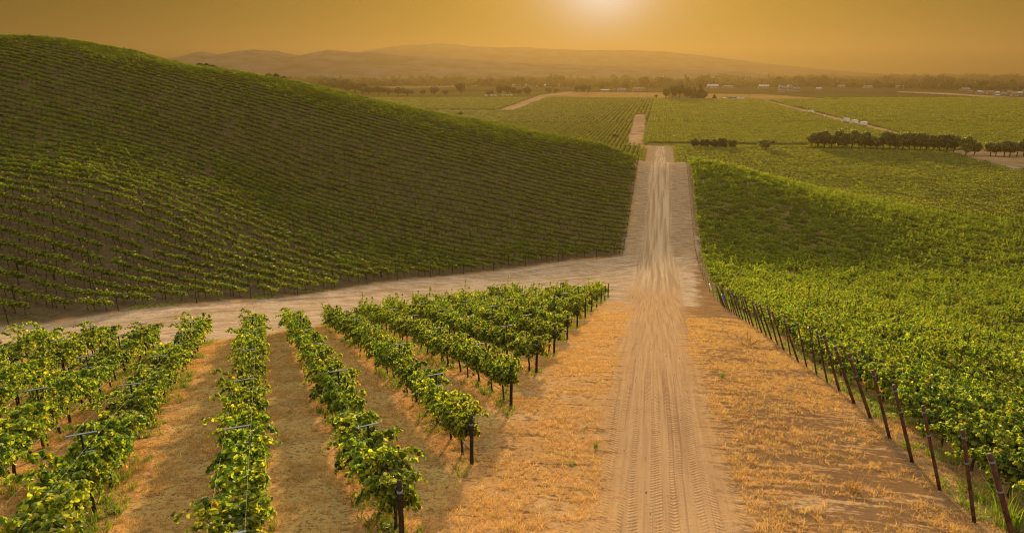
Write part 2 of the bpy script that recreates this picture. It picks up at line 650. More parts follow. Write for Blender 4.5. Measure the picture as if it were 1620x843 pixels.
# fields and roads of the valley: outlines surveyed on the valley floor
VALLEY = [
    ('field', [(860, 153.5), (905, 146.5), (1046, 147), (1060, 155), (1000, 154.5)], STRAWF),
    ('field', [(1112, 156), (1114, 148.5), (1205, 149), (1250, 152), (1325, 157), (1215, 159)], STRAWF),
    ('field', [(560, 139), (660, 135.5), (770, 133.5), (800, 135), (720, 138), (610, 141)], (0.20, 0.14, 0.06)),
    ('field', [(1498, 240), (1545, 235), (1640, 239), (1640, 279), (1600, 270), (1560, 261), (1530, 251)], (0.26, 0.185, 0.105)),
    ('field', [(1022, 233), (1022, 226), (1100, 227.5), (1280, 229), (1282, 234), (1100, 234)], (0.20, 0.20, 0.03)),
    ('road', [(991, 229.5), (1019.5, 229.5), (1021.8, 180.3), (1004.2, 180.3)], DIRT),
    ('road', [(1012, 234), (1012, 229.5), (1060, 230.5), (1064, 234.5)], DIRT),
    ('road', [(783, 175.5), (813, 175.5), (870, 153.5), (908, 146.6), (900, 145.6), (856, 150.5)], DIRT),
    ('road', [(640, 174), (783, 174.2), (783, 176), (640, 176.5)], DIRT),
    ('road', [(1195, 157.5), (1207, 157.5), (1300, 180), (1424, 210), (1420, 215), (1290, 183.6)], DIRT),
    ('road', [(1044, 155.6), (1330, 156.2), (1330, 158.2), (1200, 158.4), (1044, 157.4)], ASPH),
    ('road', [(880, 154.2), (1046, 155.2), (1046, 156.8), (870, 155.2)], ASPH),
    ('road', [(1420, 144.8), (1500, 147.6), (1640, 156.6), (1640, 158.8), (1500, 150.2), (1420, 146.2)], DIRT),
    ('road', [(1185, 239.5), (1185, 236), (1330, 235.5), (1510, 241), (1510, 244.5), (1330, 238.5)], DIRT),
    ('road', [(1560, 258), (1640, 268), (1640, 275), (1545, 257.5), (1525, 249)], (0.32, 0.26, 0.20)),
]
VPOLY = [(k, vplane(*np.array(p, float).T), c) for k, p, c in VALLEY]


def valley_cover(P):
    """0 vineyard, 1 open field, 2 road, with its colour"""
    kind = np.zeros(len(P), int)
    col = np.tile(np.array([0.105, 0.090, 0.024]), (len(P), 1))
    for k, poly, c in VPOLY:
        m = inpoly(P, poly)
        kind[m] = 1 if k == 'field' else 2
        col[m] = c
    r = np.hypot(P[:, 0], P[:, 1])
    far = (r > 1750) & (kind == 0)
    mixn = 0.5 + 0.5 * np.sin(P[:, 0] * 0.004 + 1.3) * np.sin(P[:, 1] * 0.003)
    col[far] = (np.array([0.085, 0.070, 0.030]) * mixn[far, None] + np.array([0.055, 0.052, 0.02]) * (1 - mixn[far, None]))
    return kind, col


# ---------------------------------------------------------------- the ground: one sheet to the horizon, cut into its structure pieces
NAZ, NR = 820, 860
az = np.linspace(R(-80), R(80), NAZ)
az = np.sign(az) * np.abs(az / R(80)) ** 1.25 * R(80)
rr = np.r_[np.linspace(0.5, 5.0, 8), 5.0 * np.exp(np.linspace(0, math.log(16000 / 5.0), NR - 7))[1:]]
AZ, RR = np.meshgrid(az, rr)
GX, GY = (RR * np.sin(AZ)).ravel(), (RR * np.cos(AZ)).ravel()
GZ = H(GX, GY)
ga, gs = as_of(GX, GY)
dl, dt, ds = d_lane(GX, GY), d_track(GX, GY), d_strip(GX, GY)
# wheel ruts and furrows
near = np.clip(1 - RR.ravel() / 260, 0, 1)
lanec = np.interp(gs, [0, 20, 90, 150, 500], [0.55, 0.6, 0.9, 1.0, 1.6]) + 0.25 * np.sin(gs * 0.11)
for off in (-0.95, 0.95):
    GZ -= 0.05 * near * np.exp(-((ga - lanec - off) / 0.28) ** 2) * np.clip(dl + 0.5, 0, 1)
GZ += 0.05 * near * (np.sin(gs * 2.244) * np.clip(ds, 0, 1) * np.clip(-dl, 0, 1))
GZ += 0.03 * near * np.sin(GX * 1.7 + np.sin(GY * 0.9)) * np.sin(GY * 1.3 + 2)
dL, dHl, dR = d_left(GX, GY), d_hill(GX, GY), d_right(GX, GY)
qL = (GX * ROW_LN[0] + GY * ROW_LN[1])
pL0 = AS(AL - 0.2, S_L0)


def row_index(q):
    return np.where(q > 0, q / PITCH_L, np.interp(q, OFF_L[::-1], -np.arange(len(OFF_L))[::-1].astype(float)))


def row_index_of(P):
    d_ = np.asarray(P) - pL0
    q = d_ @ ROW_LN
    return row_index(q - 0.02 * (d_ @ ROW_L) * np.clip(-q / 4, 0, 1))


rowq = np.where(dHl > 0, gs / PITCH_H, np.where(dR > -1, (gs - S_R0) / PITCH_R, row_index_of(np.c_[GX, GY])))
vk, vc = valley_cover(np.c_[GX, GY])
inval = ss(0, 3, np.minimum(np.minimum(-dHl, -dR), np.minimum(-ds, GY - 200) / 1.0)) * (GY > 200)

idx = (np.arange(len(rr) - 1)[:, None] * NAZ + np.arange(NAZ - 1)[None]).ravel()
quads = np.c_[idx, idx + 1, idx + NAZ + 1, idx + NAZ]
ctr = np.c_[GX, GY][quads].mean(1)
ca, cs_ = as_of(*ctr.T)
fl, ft, fs = d_lane(*ctr.T), d_track(*ctr.T), d_strip(*ctr.T)
fk, _ = valley_cover(ctr)
isval = (ctr[:, 1] > 250) & (cs_ > 262)
kind = np.zeros(len(quads), int)
kind[(ft > 0)] = 2
kind[(fl > 0) & (cs_ < 490)] = 1
kind[(fs > 0) & (kind == 0)] = 2
kind[isval & (fk == 2)] = 3

g_mat, t = new_mat('ground_cover')
out = t.n('ShaderNodeOutputMaterial')
pos = t.n('ShaderNodeNewGeometry').outputs['Position']
rc = t.sep(t.attr('rc').outputs['Vector'])
cov = t.sep(t.attr('cov').outputs['Vector'])
blk = t.sep(t.attr('blk').outputs['Vector'])
tint = t.attr('tint')
inv = t.attr('inval').outputs['Fac']
A_, S_, Q_ = rc[0], rc[1], rc[2]
n1 = t.noise(pos, 0.35, 4, 0.6)
n2 = t.noise(pos, 1.6, 5, 0.65)
n3 = t.noise(pos, 9.0, 4, 0.7)
n4 = t.noise(pos, 38.0, 3, 0.7)
wander = t.noise(t.comb(0.0, S_), 0.045, 2, 0.5)
Aw = t.m('ADD', A_, t.m('MULTIPLY', wander, 0.5))
asv = t.comb(Aw, S_)
along = t.noise(t.vmul(asv, (6.0, 0.10, 1)), 1.0, 5, 0.65)
ruts = t.noise(t.vmul(asv, (7.5, 0.05, 1)), 1.0, 2, 0.5)
ruts2 = t.noise(t.vmul(asv, (2.6, 0.07, 1)), 1.0, 2, 0.5)
across = t.noise(t.vmul(asv, (0.30, 2.2, 1)), 1.0, 4, 0.65)
fib = t.noise(t.vmul(pos, (9.0, 26.0, 9.0)), 1.0, 4, 0.75)

# verge: orange straw, bare soil and dark crumbly patches
n5 = t.noise(pos, 4.2, 5, 0.72)
verge = t.mix(t.step(t.m('ADD', t.m('MULTIPLY', n2, 0.5), t.m('MULTIPLY', across, 0.5)), 0.40, 0.60), (0.42, 0.240, 0.105), (0.55, 0.315, 0.105))
verge = t.mix(t.m('MULTIPLY', t.step(n1, 0.50, 0.66), 0.75), verge, (0.50, 0.355, 0.205))
verge = t.mix(t.step(n5, 0.52, 0.64), verge, (0.27, 0.150, 0.062))
verge = t.mix(t.step(fib, 0.50, 0.70), verge, (0.66, 0.42, 0.17))
patch = t.m('ADD', t.m('MULTIPLY', across, 0.65), t.m('MULTIPLY', n5, 0.35))
patch = t.m('ADD', patch, t.m('MULTIPLY', t.step(A_, 1.5, 4.5), 0.10))
verge = t.mix(t.m('MULTIPLY', t.step(patch, 0.515, 0.59), 0.85), verge, (0.150, 0.088, 0.046))
verge = t.mix(t.step(n3, 0.57, 0.68), verge, (0.20, 0.115, 0.052))
verge = t.mix(t.step(n4, 0.58, 0.68), verge, (0.11, 0.062, 0.030))
# alleys between the foreground rows
fr = t.m('ABSOLUTE', t.m('SUBTRACT', t.m('FRACT', t.m('ADD', Q_, 0.5)), 0.5))      # 0 on the row line, 0.5 mid alley
frn = t.m('ADD', fr, t.m('MULTIPLY', t.m('SUBTRACT', n2, 0.5), 0.22))
alley = t.mix(t.step(frn, 0.20, 0.30), (0.70, 0.38, 0.15), (0.55, 0.375, 0.13))
alley = t.mix(t.m('MULTIPLY', t.step(fib, 0.48, 0.68), 0.8), alley, (0.62, 0.44, 0.17))
alley = t.mix(t.m('MULTIPLY', t.step(n1, 0.52, 0.62), 0.5), alley, (0.24, 0.155, 0.065))
alley = t.mix(t.step(n5, 0.51, 0.62), alley, (0.29, 0.19, 0.07))
alley = t.mix(t.step(n3, 0.54, 0.66), alley, (0.13, 0.085, 0.035))
alley = t.mix(t.step(n4, 0.57, 0.68), alley, (0.09, 0.055, 0.025))
alley = t.mix(t.m('MULTIPLY', t.step(t.m('SUBTRACT', 0.13, frn), 0.0, 0.06), t.step(n2, 0.45, 0.6)), alley, (0.11, 0.13, 0.025))
# hillside soil
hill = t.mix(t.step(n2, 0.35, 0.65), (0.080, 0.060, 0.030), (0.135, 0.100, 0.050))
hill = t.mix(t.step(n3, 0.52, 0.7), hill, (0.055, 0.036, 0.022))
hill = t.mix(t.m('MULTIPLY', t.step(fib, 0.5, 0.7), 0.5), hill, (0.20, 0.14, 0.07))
right = t.mix(t.step(n2, 0.4, 0.6), (0.20, 0.135, 0.075), (0.30, 0.20, 0.10))
right = t.mix(t.step(n3, 0.52, 0.68), right, (0.09, 0.085, 0.025))
# lane dirt with tyre tread
tread = t.n('ShaderNodeTexWave', wave_type='BANDS', bands_direction='Y')
absA = t.m('ABSOLUTE', t.m('SUBTRACT', t.m('FRACT', t.m('MULTIPLY', Aw, 1.55)), 0.5))
t.put(tread.inputs['Vector'], t.comb(0.0, t.m('ADD', S_, t.m('MULTIPLY', absA, 0.5))))
tread.inputs['Scale'].default_value = 1.45
tread.inputs['Distortion'].default_value = 3.0
tread.inputs['Detail'].default_value = 2.0
tread.inputs['Detail Scale'].default_value = 3.0
lane = t.mix(t.step(along, 0.30, 0.70), (0.36, 0.230, 0.120), (0.48, 0.315, 0.170))
lane = t.mix(t.m('MULTIPLY', t.step(ruts, 0.56, 0.66), 0.6), lane, (0.27, 0.16, 0.09))
lane = t.mix(t.m('MULTIPLY', t.m('MULTIPLY', t.step(tread.outputs['Fac'], 0.5, 0.15), t.m('MULTIPLY', t.step(ruts2, 0.44, 0.56), t.step(n2, 0.42, 0.6))), 0.38), lane, (0.20, 0.115, 0.065))
lane = t.mix(t.step(n3, 0.57, 0.70), lane, (0.29, 0.175, 0.095))
lane = t.mix(t.step(n4, 0.60, 0.70), lane, (0.22, 0.13, 0.075))
lane = t.mix(t.step(n4, 0.66, 0.74), lane, (0.52, 0.40, 0.28))
# crossing track and the strip over the rise
track = t.mix(t.step(t.m('ADD', t.m('MULTIPLY', n1, 0.6), t.m('MULTIPLY', n2, 0.4)), 0.40, 0.60), (0.33, 0.228, 0.135), (0.52, 0.405, 0.285))
crs = t.noise(t.comb(t.m('ADD', t.m('MULTIPLY', t.sep(pos)[0], -0.75), t.m('MULTIPLY', t.sep(pos)[1], 1.15)), t.m('ADD', t.m('MULTIPLY', t.sep(pos)[0], 0.05), t.m('MULTIPLY', t.sep(pos)[1], 0.032))), 1.0, 4, 0.65)
track = t.mix(t.step(crs, 0.50, 0.64), track, (0.58, 0.45, 0.31))
track = t.mix(t.step(crs, 0.46, 0.36), track, (0.27, 0.185, 0.110))
track = t.mix(t.step(n5, 0.50, 0.66), track, (0.20, 0.135, 0.080))
track = t.mix(t.step(fib, 0.52, 0.7), track, (0.42, 0.32, 0.20))
track = t.mix(t.step(n3, 0.56, 0.70), track, (0.15, 0.10, 0.06))
strip = t.mix(t.step(across, 0.38, 0.62), (0.27, 0.185, 0.105), (0.48, 0.345, 0.205))
strip = t.mix(t.step(n5, 0.5, 0.66), strip, (0.15, 0.10, 0.055))
strip = t.mix(t.step(n3, 0.58, 0.74), strip, (0.19, 0.135, 0.08))
rut = t.noise(t.vmul(asv, (1.5, 0.03, 1)), 1.0, 3, 0.6)
wheel = t.mix(t.step(rut, 0.36, 0.62), (0.34, 0.235, 0.135), (0.54, 0.40, 0.25))
wheel = t.mix(t.step(n5, 0.54, 0.70), wheel, (0.22, 0.15, 0.09))

edge = t.m('MULTIPLY', t.m('SUBTRACT', t.m('ADD', t.m('MULTIPLY', n2, 0.7), t.m('MULTIPLY', n3, 0.3)), 0.5), 2.4)
edge2 = t.m('MULTIPLY', t.m('SUBTRACT', t.m('ADD', t.m('MULTIPLY', n1, 0.7), t.m('MULTIPLY', n2, 0.3)), 0.5), 7.0)
c = verge
c = t.mix(t.step(t.m('ADD', blk[0], edge), -0.3, 0.6), c, alley)
c = t.mix(t.step(t.m('ADD', blk[2], edge), -0.6, 0.8), c, right)
c = t.mix(t.step(t.m('ADD', cov[1], edge2), -0.8, 1.2), c, track)
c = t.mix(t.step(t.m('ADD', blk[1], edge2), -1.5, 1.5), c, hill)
c = t.mix(t.step(t.m('ADD', cov[2], edge), -0.3, 0.6), c, strip)
far_lane = t.step(S_, 92.0, 130.0)
c = t.mix(t.step(t.m('ADD', cov[0], t.m('MULTIPLY', edge, 2.0)), -0.8, 1.0), c, t.mix(far_lane, lane, wheel))
# valley
vn = t.noise(pos, 0.09, 5, 0.7)
vs = t.noise(pos, 0.012, 3, 0.6)
vcol = t.mix(1.0, tint.outputs['Color'], t.mix(t.step(vn, 0.3, 0.7), (0.62, 0.62, 0.62), (1.25, 1.25, 1.25)), 'MULTIPLY')
vcol = t.mix(1.0, vcol, t.mix(t.step(vs, 0.3, 0.7), (0.85, 0.9, 0.95), (1.15, 1.1, 1.0)), 'MULTIPLY')
c = t.mix(inv, c, vcol)
b = t.n('ShaderNodeBsdfPrincipled')
t.put(b.inputs['Base Color'], c)
b.inputs['Roughness'].default_value = 0.95
b.inputs['Specular IOR Level'].default_value = 0.0
inlane = t.m('MULTIPLY', t.step(cov[0], -0.3, 0.4), t.m('SUBTRACT', 1.0, far_lane))
hgt = t.m('MULTIPLY', t.m('MULTIPLY', tread.outputs['Fac'], t.step(ruts2, 0.44, 0.56)), t.m('MULTIPLY', inlane, 0.045))
hgt = t.m('ADD', hgt, t.m('MULTIPLY', n3, 0.05))
hgt = t.m('ADD', hgt, t.m('MULTIPLY', n4, 0.018))
hgt = t.m('ADD', hgt, t.m('MULTIPLY', along, t.m('MULTIPLY', t.step(cov[0], -0.3, 0.4), 0.05)))
bump = t.n('ShaderNodeBump')
bump.inputs['Strength'].default_value = 0.75
bump.inputs['Distance'].default_value = 1.0
t.put(bump.inputs['Height'], hgt)
t.put(b.inputs['Normal'], bump.outputs[0])
t.put(out.inputs[0], b.outputs[0])

GP = np.c_[GX, GY, GZ]
vals = {'rc': np.c_[ga, gs, rowq], 'cov': np.clip(np.c_[dl, dt, ds], -20, 20), 'blk': np.clip(np.c_[dL, dHl, dR], -20, 20)}
for k, nm in enumerate(('ground', 'dirt_lane', 'dirt_track', 'valley_road')):
    f = quads[kind == k]
    used, new = np.unique(f, return_inverse=True)
    mb = MB().add(GP[used], new.reshape(f.shape))
    o = mb.build(nm, g_mat, smooth=True)
    tag(o, kind='structure')
    me = o.data
    for an, arr in vals.items():
        at = me.attributes.new(an, 'FLOAT_VECTOR', 'POINT')
        at.data.foreach_set('vector', arr[used].astype(np.float32).ravel())
    at = me.attributes.new('tint', 'FLOAT_COLOR', 'POINT')
    at.data.foreach_set('color', np.c_[vc[used], np.ones(len(used))].astype(np.float32).ravel())
    at = me.attributes.new('inval', 'FLOAT', 'POINT')
    at.data.foreach_set('value', inval[used].astype(np.float32))


# ---------------------------------------------------------------- far mountain ridges
def mountain(pix, dist, depth, seed):
    g = np.random.default_rng(seed)
    us = np.linspace(pix[0][0], pix[-1][0], 260)
    vs_ = np.interp(us, *np.array(pix, float).T) + np.convolve(g.normal(0, 1.0, 260 + 8), np.ones(9) / 9, 'valid') * 0.7
    d = ray(us, vs_)
    top = d * dist
    rows = []
    prof_ = [(-1.0, 0.0), (-0.75, 0.22), (-0.5, 0.48), (-0.28, 0.72), (-0.12, 0.90), (0.0, 1.0), (0.2, 0.8), (0.6, 0.35), (1.0, 0.0)]
    for q, (k, hh) in enumerate(prof_):
        wig = np.convolve(g.normal(0, 1, 260 + 12), np.ones(13) / 13, 'valid')
        z = VAL - 3 + (top[:, 2] - VAL) * np.clip(hh + (wig * 0.16 if 0 < q < 5 else 0), 0, 1 if q != 5 else 1.01)
        y = top[:, 1] + k * depth + (wig * depth * 0.1 if q != 5 else 0)
        rows.append(np.c_[top[:, 0] * y / top[:, 1], y, z] if q == 5 else np.c_[top[:, 0], y, z])
    V = np.concatenate(rows)
    k = len(us)
    i = (np.arange(len(rows) - 1)[:, None] * k + np.arange(k - 1)[None]).ravel()
    mm = paint('mountain_scrub', (0.085, 0.085, 0.092), 1.0, 0, 0.5, 0.006, 0.0)
    o = MB().add(V, np.c_[i, i + 1, i + k + 1, i + k]).build('mountain_ridge', mm, smooth=True)
    tag(o, kind='structure')


mountain([(150, 112), (215, 99), (262, 92), (285, 90), (305, 83), (322, 81), (345, 86), (372, 81), (402, 78), (424, 80), (438, 80), (455, 84), (475, 87), (495, 83), (520, 78), (540, 80), (560, 82), (595, 81), (625, 87), (660, 89), (690, 91), (740, 94), (780, 97), (830, 98.5), (900, 101), (960, 104), (1020, 107), (1090, 110), (1180, 113)], 4600, 900, 3)
mountain([(540, 90), (575, 80), (610, 75), (640, 71), (665, 70), (690, 68), (720, 69.5), (745, 73), (790, 75), (830, 74), (870, 77), (930, 79), (1000, 79), (1060, 82), (1080, 84), (1140, 91), (1210, 100), (1290, 108), (1350, 113)], 7000, 1200, 4)

# ---------------------------------------------------------------- grapevines
def leaves(P, Nn, size, g, fold=0.25, long=1.0):
    """folded six-cornered leaves: P positions, Nn facing directions, size per leaf -> vertices, quads"""
    n = len(P)
    Nn = Nn / (np.linalg.norm(Nn, axis=1)[:, None] + 1e-9)
    t_ = g.normal(size=(n, 3)) + np.array([0, 0, -0.9])
    t_ -= (t_ * Nn).sum(1)[:, None] * Nn
    t_ /= np.linalg.norm(t_, axis=1)[:, None] + 1e-9
    b_ = np.cross(Nn, t_)
    s = size[:, None]
    sh = [(0.0, -0.5, 0), (0.52, -0.18, fold), (0.40, 0.30, fold), (0.0, 0.58, 0), (-0.40, 0.30, fold), (-0.52, -0.18, fold)]
    V = np.stack([P + s * (x * b_ + y * long * t_ + z * Nn) for x, y, z in sh], 1).reshape(-1, 3)
    i = np.arange(n)[:, None] * 6
    return V, np.concatenate([i + np.array([0, 1, 2, 3]), i + np.array([0, 3, 4, 5])])


def vine_foliage(g, shoots, per, leaf, L=1.9, zc=1.0, spread=0.75, rise=0.95, droop=0.85, shear=0.0, tight=0.05, core=0):
    P, Nn = [], []
    if core:
        th = g.uniform(-0.4, math.pi + 0.4, core)
        rr_ = g.uniform(0.55, 1.0, core)
        P.append(np.stack([g.uniform(-L / 2, L / 2, core), np.cos(th) * rr_ * spread * 0.50, zc + 0.05 + np.sin(th) * rr_ * 0.50 * rise], 1))
        Nn.append(np.stack([g.normal(0, 0.5, core), np.cos(th) + g.normal(0, 0.4, core), np.sin(th) + g.normal(0, 0.4, core)], 1))
    for i in range(shoots):
        x0 = (i + g.uniform(0.0, 1.0)) / shoots * L - L / 2
        side = -1 if i % 2 else 1
        if g.random() < 0.22:
            side *= 0.25
        ln = g.uniform(0.55, 1.30)
        up = g.uniform(0.55, 1.15) * rise
        if g.random() < 0.12:
            up, ln = up * 1.35, ln * 1.1
        outw = side * g.uniform(0.40, 1.05) * spread
        ax = g.normal(0, 0.32)
        n_ = max(6, int(per * ln))
        t_ = np.sort(g.uniform(0.03, 1.0, n_))
        wob = g.normal(0, 0.06, 3)
        p = np.stack([x0 + ax * t_ * ln + wob[0] * np.sin(t_ * 7), outw * t_ * ln * (0.55 + 0.45 * t_) + wob[1] * np.sin(t_ * 6 + 1), zc + (up * t_ * 1.45 - droop * 1.1 * t_ ** 2.4) * ln], 1)
        off = g.normal(0, 1, p.shape)
        off /= np.linalg.norm(off, axis=1)[:, None]
        p += off * (tight + leaf * 0.45) * g.random(n_)[:, None] ** 0.5
        nn = off * 0.8 + np.stack([np.zeros(n_), np.sign(outw) * (0.15 + t_) * 0.5, np.full(n_, 0.45)], 1) + g.normal(0, 0.35, (n_, 3))
        P.append(p)
        Nn.append(nn)
    P, Nn = np.concatenate(P), np.concatenate(Nn)
    P[:, 2] += shear * P[:, 0]
    V, Fq = leaves(P, Nn, leaf * g.uniform(0.65, 1.3, len(P)), g)
    return MB().add(V, Fq)


def vine_trunk(g, L=1.9, zc=1.0, shear=0.0, k=7, mat=0, mb=None):
    mb = mb or MB()
    n = 6
    x = np.cumsum(g.normal(0, 0.025, n)) * np.linspace(1, 0.4, n)
    y = np.cumsum(g.normal(0, 0.02, n))
    z = np.linspace(-0.15, zc - 0.03, n)
    mb.tube(np.c_[x, y, z], np.array([0.062, 0.050, 0.044, 0.042, 0.045, 0.048]), k, mat)
    for sgn in (-1, 1):
        q = np.linspace(0, 1, 5)
        xx = x[-1] * (1 - q) + sgn * q * L * 0.47
        mb.tube(np.c_[xx, y[-1] * (1 - q) + g.normal(0, 0.012, 5), zc - 0.05 + 0.05 * q + g.normal(0, 0.012, 5) + shear * xx], np.array([0.038, 0.034, 0.030, 0.026, 0.018]), max(4, k - 2), mat)
    return mb


SH_L, SH_H = -0.215, -0.14
near_left = [(vine_foliage(rng, 36, 80, 0.106, shear=SH_L, spread=0.70 + 0.08 * (q % 3), rise=1.05, droop=1.02, core=1000), vine_trunk(rng, shear=SH_L)) for q in range(6)]
near_right = [(vine_foliage(rng, 34, 78, 0.106, spread=0.80, rise=1.08, zc=0.92, core=850), vine_trunk(rng, zc=0.95)) for q in range(5)]
LM = [(a.mesh('vine_foliage', M['leaf']), b.mesh('vine_trunk', M['bark'], True)) for a, b in near_left]
RM = [(a.mesh('vine_foliage', M['leaf']), b.mesh('vine_trunk', M['bark'], True)) for a, b in near_right]


def lod(g, shoots, per, leaf, shear, zc=1.0, **kw):
    mb = vine_foliage(g, shoots, per, leaf, shear=shear, zc=zc, **kw)
    return vine_trunk(g, shear=shear, zc=zc - 0.02, k=4, mat=1, mb=mb)


def inview(P, mu=60, mt=60, mb_=120):
    u, v = proj(P)
    return (u > -mu) & (u < 1620 + mu) & (v > -mt) & (v < 843 + mb_)


# foreground block, row by row
left_rows = []                    # (k, from end post?, [(t, pos)])
VSP = 1.75
for k in range(-10, 13):
    E = AS(AL - 0.2, S_L0 + k * 6.65) if k >= 0 else AS(AL - 0.2, S_L0) + ROW_LN * OFF_L[-k]
    ts = np.arange(-60, 130, 0.5)
    azk = AZ_L if k >= 0 else R(-20.3)
    DL = np.array([math.sin(azk), math.cos(azk)])
    pts = E[None] + ts[:, None] * DL
    ok = (pts[:, 1] < np.interp(pts[:, 0], NE[:, 0], NE[:, 1]) - 1.2) & (ts >= (0 if k >= 0 else -20)) & (pts[:, 1] > 6)
    if not ok.any():
        continue
    t0, t1 = ts[ok][0], ts[ok][-1]
    left_rows.append((k, E, t0, t1, DL))

cands = []
for k, E, t0, t1, DL in left_rows:
    n = int((t1 - 0.9) / VSP)
    for i in range(-12 if k < 0 else 0, n + 1):
        tt = 0.95 + i * VSP
        if tt < t0:
            continue
        p = E + DL * (tt + rng.normal(0, 0.08)) + ROW_LN * rng.normal(0, 0.06)
        P = on(*p)
        if inview(P + np.array([0, 0, 1.0]), 70, 60, 70):
            cands.append((np.hypot(*p), 'L', k, i, n - i, P))
right_pts = []
for k in range(-6, 103):
    s0 = S_R0 + k * PITCH_R
    for i in range(0, 140):
        p = AS(AR + 2.0 + i * 1.8 + rng.normal(0, 0.08), s0 + rng.normal(0, 0.06))
        if i == 0:
            pass
        right_pts.append((k, i, p[0], p[1]))
rp = np.array(right_pts)
RZ = H(rp[:, 2], rp[:, 3])
RPts = np.c_[rp[:, 2:], RZ]
vis = inview(RPts + np.array([0, 0, 1.0]), 60, 60, 70) & (RPts[:, 1] > 6)
for j in np.where(vis)[0]:
    d = np.hypot(*RPts[j, :2])
    if d < 90:
        cands.append((d, 'R', int(rp[j, 0]), int(rp[j, 1]), 0, RPts[j]))
cands.sort(key=lambda q: q[0])
nearset, rest_near = cands[:298], cands[298:]
kR = sorted({c[2] for c in nearset if c[1] == 'R'})
first_seen = {k: min(c[3] for c in cands if c[1] == 'R' and c[2] == k) for k in kR}
yawL = math.pi / 2 - AZ_L
yawR = math.atan2(RN[1], RN[0])
made = {}
WORDS = {}
for d, blk_, k, i, j, P in nearset:
    if blk_ == 'L':
        if k >= 0:
            lab = f"grapevine, {ordinal(i + 1)} from the black end post, in the {ordinal(k + 1)} row along the lane"
        else:
            lab = f"grapevine, {ordinal(j + 1)} from the crossing track, in the {ordinal(-k)} row left of the nearest end post"
        pool, yaw, grp = LM, yawL, 'grapevines of the foreground block'
    else:
        kk = kR.index(k) + 1
        ii = i - first_seen[k] + 1
        if first_seen[k] == 0:
            lab = f"grapevine, {ordinal(ii)} from the rusty end post, in the {ordinal(kk)} row right of the lane"
        else:
            lab = f"grapevine, {ordinal(ii)} in view from the lane, in the {ordinal(kk)} row right of the lane"
        pool, yaw, grp = RM, yawR, 'grapevines of the right block'
    q = int(rng.integers(len(pool)))
    key = (blk_, q)
    yaw_ = yaw
    sc = rng.uniform(0.92, 1.12)
    if key not in made:
        v = thing('grapevine', lab, 'grapevine', P, yaw_, grp)
        link('foliage', pool[q][0], v)
        link('trunk', pool[q][1], v)
        made[key] = v
    else:
        v = dup(made[key], lab, P, yaw_)
        v.name = 'grapevine'
    v.scale = (rng.uniform(0.95, 1.08), rng.uniform(0.8, 1.25), sc)

# the rest of the vines: masses nobody could count
taken = {(c[2], c[3]) for c in nearset if c[1] == 'R'}
keep = np.array([(int(a), int(b_)) not in taken for a, b_ in rp[:, :2]]) & (rp[:, 3] > 6) & (np.abs(rp[:, 2]) < rp[:, 3] * 1.0 + 25)
keep &= inview(RPts, 260, 200, 300) & (rng.random(len(RPts)) > 0.045)
rest = RPts[keep]
restR = np.r_[rest, np.array([c[5] for c in rest_near if c[1] == 'L']).reshape(-1, 3)]
isL = np.r_[np.zeros(len(rest), bool), np.ones(len(restR) - len(rest), bool)]
n = len(restR)
scatter('right_vineyard', [lod(rng, 20, 32, 0.14, 0.0, 0.92, spread=0.74, rise=1.12, core=200) for _ in range(5)], [M['leaf'], M['bark']], restR,
        rng.integers(0, 5, n), np.c_[np.zeros((n, 2)), np.where(isL, yawL, yawR + math.pi * rng.integers(0, 2, n))], np.c_[rng.uniform(0.8, 1.15, n), rng.uniform(0.6, 1.25, n), rng.uniform(0.68, 1.18, n)],
        'dense leafy vineyard rows covering the slope right of the lane')

hp = []
for k in range(0, 160):
    s0 = k * PITCH_H
    if s0 < 20:
        continue
    a = np.arange(AL - 1.4, -420, -1.45)
    a = a + rng.normal(0, 0.1, len(a))
    p = np.c_[RN[0] * a + RD[0] * s0, RN[1] * a + RD[1] * s0] + rng.normal(0, 0.05, (len(a), 2))
    hp.append(np.c_[p, np.full(len(a), k)])
hp = np.concatenate(hp)
hp = hp[(d_hill(hp[:, 0], hp[:, 1]) > 0.8) & (rng.random(len(hp)) > 0.045)]
HP = np.c_[hp[:, :2], H(hp[:, 0], hp[:, 1])]
ok = inview(HP + np.array([0, 0, 1.0]), 260, 200, 50)
HP = HP[ok]
n = len(HP)
hs = np.c_[rng.uniform(0.9, 1.15, n), rng.uniform(1.0, 1.4, n), rng.uniform(0.82, 1.06, n)]
vig = 0.5 + 0.5 * np.sin(HP[:, 0] * 0.16 + 1.6 * np.sin(HP[:, 1] * 0.11)) * np.sin(HP[:, 1] * 0.19 + HP[:, 0] * 0.05)
hs[:, 2] *= 0.84 + 0.30 * vig
hs[:, 1] *= 0.80 + 0.40 * vig
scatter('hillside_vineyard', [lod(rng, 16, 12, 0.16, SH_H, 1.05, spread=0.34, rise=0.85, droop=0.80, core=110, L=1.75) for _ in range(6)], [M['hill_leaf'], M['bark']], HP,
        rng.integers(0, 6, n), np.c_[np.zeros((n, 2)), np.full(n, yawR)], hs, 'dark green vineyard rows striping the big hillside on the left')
print('vines: near', len(nearset), sum(c[1] == 'L' for c in nearset), 'right rest', len(restR), 'hill', n)

# valley vineyards: trellised hedges of vines seen from far off
def hedge(g, L, n_, size):
    P = np.c_[g.uniform(-L / 2, L / 2, n_), g.normal(0, 0.38, n_), 0.55 + 1.25 * np.sqrt(g.random(n_))]
    Nn = np.c_[g.normal(0, 0.4, n_), P[:, 1] * 2, np.full(n_, 0.9)]
    V, Fq = leaves(P, Nn, size * g.uniform(0.7, 1.3, n_), g, 0.15)
    return MB().add(V, Fq)


